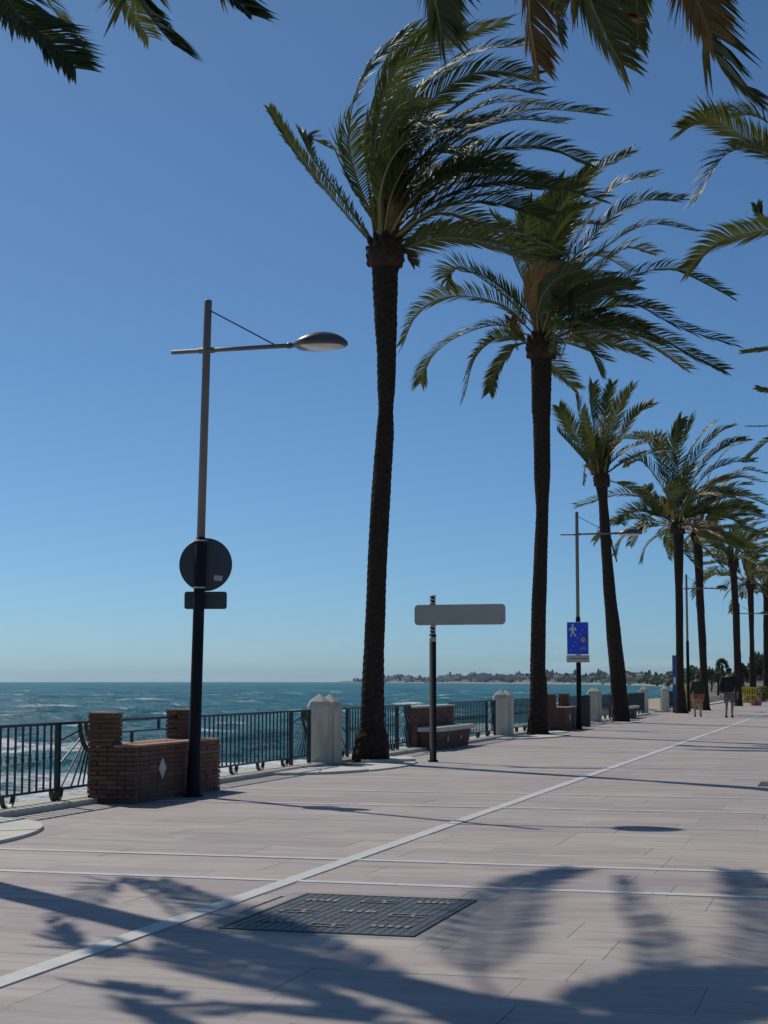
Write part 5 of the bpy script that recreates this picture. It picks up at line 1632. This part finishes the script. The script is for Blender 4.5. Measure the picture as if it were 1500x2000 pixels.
# ------------------------------------------------------------------ the walking couple
def person(p, H, label, shirt, shorts, hair, cap, sleeve, stride, woman, rz):
    t = empty('person', p, label, 'person', 'people walking away along the promenade', rz=rz)
    k = H / 1.78
    hw = 0.105 if woman else 0.10
    shw = 0.165 if woman else 0.205
    def mkskin(name, verts, edges, rad, mat, parent, sub=2):
        me = bpy.data.meshes.new(name)
        me.from_pydata([Vector(v) * k for v in verts], edges, [])
        me.materials.append(mat)
        o = link(name, me, parent)
        md = o.modifiers.new('skin', 'SKIN')
        for i, sv in enumerate(me.skin_vertices[0].data):
            rr = rad[i]
            sv.radius = (rr[0] * k, rr[1] * k) if hasattr(rr, '__len__') else (rr * k, rr * k)
            sv.use_root = (i == 0)
        md.use_smooth_shade = True
        sb = o.modifiers.new('sub', 'SUBSURF'); sb.levels = sub; sb.render_levels = sub
        return o
    s = stride
    # +y is forward
    V = [(0,0,0.94), (0,0,1.12), (0,0.0,1.32), (0,0.0,1.45), (0,0.01,1.53), (0,0.03,1.62), (0,0.03,1.72),
         (-hw,0,0.90), (-hw-0.01,0.10*s,0.50), (-hw-0.01,-0.10*s,0.09), (-hw-0.02,0.07-0.10*s,0.035),
         (hw,0,0.90), (hw+0.01,0.0,0.50), (hw+0.01,-0.16*s,0.12), (hw+0.02,0.06-0.16*s,0.04),
         (-shw,0,1.42), (-shw-0.07,-0.03,1.14), (-shw-0.10,0.05,0.90), (-shw-0.10,0.08,0.82),
         (shw,0,1.42), (shw+0.07,-0.03,1.14), (shw+0.09,0.04,0.90), (shw+0.09,0.07,0.82)]
    E = [(0,1),(1,2),(2,3),(3,4),(4,5),(5,6),(0,7),(7,8),(8,9),(9,10),(0,11),(11,12),(12,13),(13,14),(3,15),(15,16),(16,17),(17,18),(3,19),(19,20),(20,21),(21,22)]
    Rr = [(0.13,0.095),(0.12,0.085),(0.135,0.09),(0.10,0.075),0.055,0.085,0.07, 0.095,0.062,0.040,0.035, 0.095,0.062,0.040,0.035, 0.065,0.045,0.034,0.03, 0.065,0.045,0.034,0.03]
    body = mkskin('body', V, E, Rr, M['skin'], t)
    # hands: palm with five short bent fingers
    for sg, w in ((-1, V[18]), (1, V[22])):
        hv = [w, (w[0], w[1] + 0.01, w[2] - 0.07)]
        he = [(0, 1)]; hr = [0.026, 0.03]
        for q in range(4):
            b = len(hv)
            fx = w[0] + (q - 1.5) * 0.004; fy = w[1] - 0.03 + q * 0.021
            ln = (0.065, 0.078, 0.072, 0.055)[q]
            hv += [(fx, fy, w[2] - 0.10), (fx - sg * 0.012, fy + 0.005, w[2] - 0.10 - ln * 0.6), (fx - sg * 0.028, fy + 0.008, w[2] - 0.10 - ln)]
            he += [(1, b), (b, b + 1), (b + 1, b + 2)]; hr += [0.010, 0.009, 0.008]
        b = len(hv)
        hv += [(w[0] - sg * 0.015, w[1] + 0.045, w[2] - 0.05), (w[0] - sg * 0.025, w[1] + 0.06, w[2] - 0.095)]
        he += [(0, b), (b, b + 1)]; hr += [0.012, 0.009]
        mkskin('hand', hv, he, hr, M['skin'], body, 1)
    # head details: ears, nose, hair
    hd = MB()
    for sg in (-1, 1):
        ear = MB(); ear.tube([(sg*0.078*k, 0.03*k, 1.61*k), (sg*0.092*k, 0.02*k, 1.64*k), (sg*0.085*k, 0.02*k, 1.67*k)], [0.012*k, 0.017*k, 0.01*k], 6); ear.build('ear', M['skin'], body, True)
    hd.tube([(0, 0.115*k, 1.67*k), (0, 0.14*k, 1.625*k), (0, 0.11*k, 1.61*k)], [0.008*k, 0.016*k, 0.01*k], 6)
    hd.build('nose', M['skin'], body, True)
    hm_ = MB()
    NA_, NB_ = 16, 9
    vs, fs = [], []
    for i in range(NB_ + 1):
        ph = math.radians(95 - 130 * i / NB_) if False else math.radians(90 - 118 * i / NB_)
        for j in range(NA_):
            a = 2 * math.pi * j / NA_
            low = 1.0
            cz = math.sin(ph)
            if math.sin(a) > 0.2 and cz < 0.25: cz = 0.25
            rr = math.sqrt(max(0, 1 - cz * cz)) if ph > 0 else math.cos(ph)
            vs.append((math.cos(a) * rr * 0.098 * k, (0.022 + math.sin(a) * rr * 0.115) * k, (1.665 + cz * (0.115 if cz > 0 else 0.13)) * k))
    for i in range(NB_):
        for j in range(NA_):
            j2 = (j + 1) % NA_
            fs.append((i*NA_ + j, i*NA_ + j2, (i+1)*NA_ + j2, (i+1)*NA_ + j))
    hm_.add(vs, fs)
    hm_.build('hair', M[hair], body, True)
    if cap: MB().tube([(0,0.02*k,1.70*k), (0,0.02*k,1.76*k), (0,0.02*k,1.80*k)], [0.118*k, 0.108*k, 0.05*k], 16).build('cap', M['black_cloth'], body, True)
    # clothes
    SV = [(0,0,0.90), (0,0,1.00), (0,0,1.15), (0,0,1.33), (0,0,1.46), (-shw,0,1.425), (-shw-0.07,-0.03,1.14), (-shw-0.10,0.045,0.92), (shw,0,1.425), (shw+0.07,-0.03,1.14), (shw+0.09,0.035,0.92)]
    SE = [(0,1),(1,2),(2,3),(3,4),(4,5),(5,6),(6,7),(4,8),(8,9),(9,10)]
    SR = [(0.20,0.16),(0.20,0.16),(0.205,0.158),(0.225,0.16),(0.16,0.125),0.10,0.076,0.062,0.10,0.076,0.062]
    if woman: SR[0:4] = [(0.19,0.155),(0.185,0.15),(0.18,0.148),(0.20,0.15)]
    mkskin('jacket', SV, SE, SR, M[shirt], t)
    hemz = 0.66 if woman else 0.50
    PV = [(0,0,0.95), (-hw,0.0,0.84), (-hw-0.012,0.06*s,hemz), (hw,0.0,0.84), (hw+0.012,-0.01*s,hemz)]
    PR = [(0.165,0.13), (0.115,0.125), 0.098, (0.115,0.125), 0.098]
    mkskin('shorts', PV, [(0,1),(1,2),(0,3),(3,4)], PR, M[shorts], t)
    if woman: MB().tube([(0.075*math.cos(a*0.5236)*k, (0.005 + 0.07*math.sin(a*0.5236))*k, (1.50 + 0.015*math.sin(a))*k) for a in range(13)], 0.03*k, 7).build('scarf', M['scarf_cloth'], t, True)
    for i in (9, 13):
        x, y, z = V[i]
        MB().tube([(x*k, (y-0.06)*k, 0.035*k), (x*k, (y+0.03)*k, 0.045*k), (x*k, (y+0.14)*k, 0.03*k), (x*k, (y+0.19)*k, 0.025*k)], [0.036*k, 0.046*k, 0.044*k, 0.024*k], 10).build('shoe', M['shoe'], t, True)
    return t
person(ground(1425, 1401.5), 1.80, 'person in a black jacket, cap and grey shorts, walking on the right', 'black_cloth', 'khaki_cloth', 'hair', True, True, 1.0, False, math.radians(-3))
person(ground(1363, 1400), 1.60, 'person in a dark olive jacket and red shorts, walking on the left', 'olive_cloth', 'red_cloth', 'reddish_hair', False, True, -1.0, True, math.radians(4))

# ------------------------------------------------------------------ sea air
hz = NT('sea_air')
for n in list(hz.n):
    if n.type == 'BSDF_PRINCIPLED': hz.n.remove(n)
pv = hz.new('ShaderNodeVolumePrincipled')
pv.inputs['Color'].default_value = (0.58, 0.80, 1.0, 1)
pv.inputs['Density'].default_value = 0.00004
pv.inputs['Anisotropy'].default_value = 0.2
hz.link(pv.outputs[0], hz.n['Material Output'].inputs['Volume'])
hb = MB(); hb.box((-13000, -60, -6), (1500, 15000, 95))
tag(hb.build('haze', hz.mat), kind='stuff')
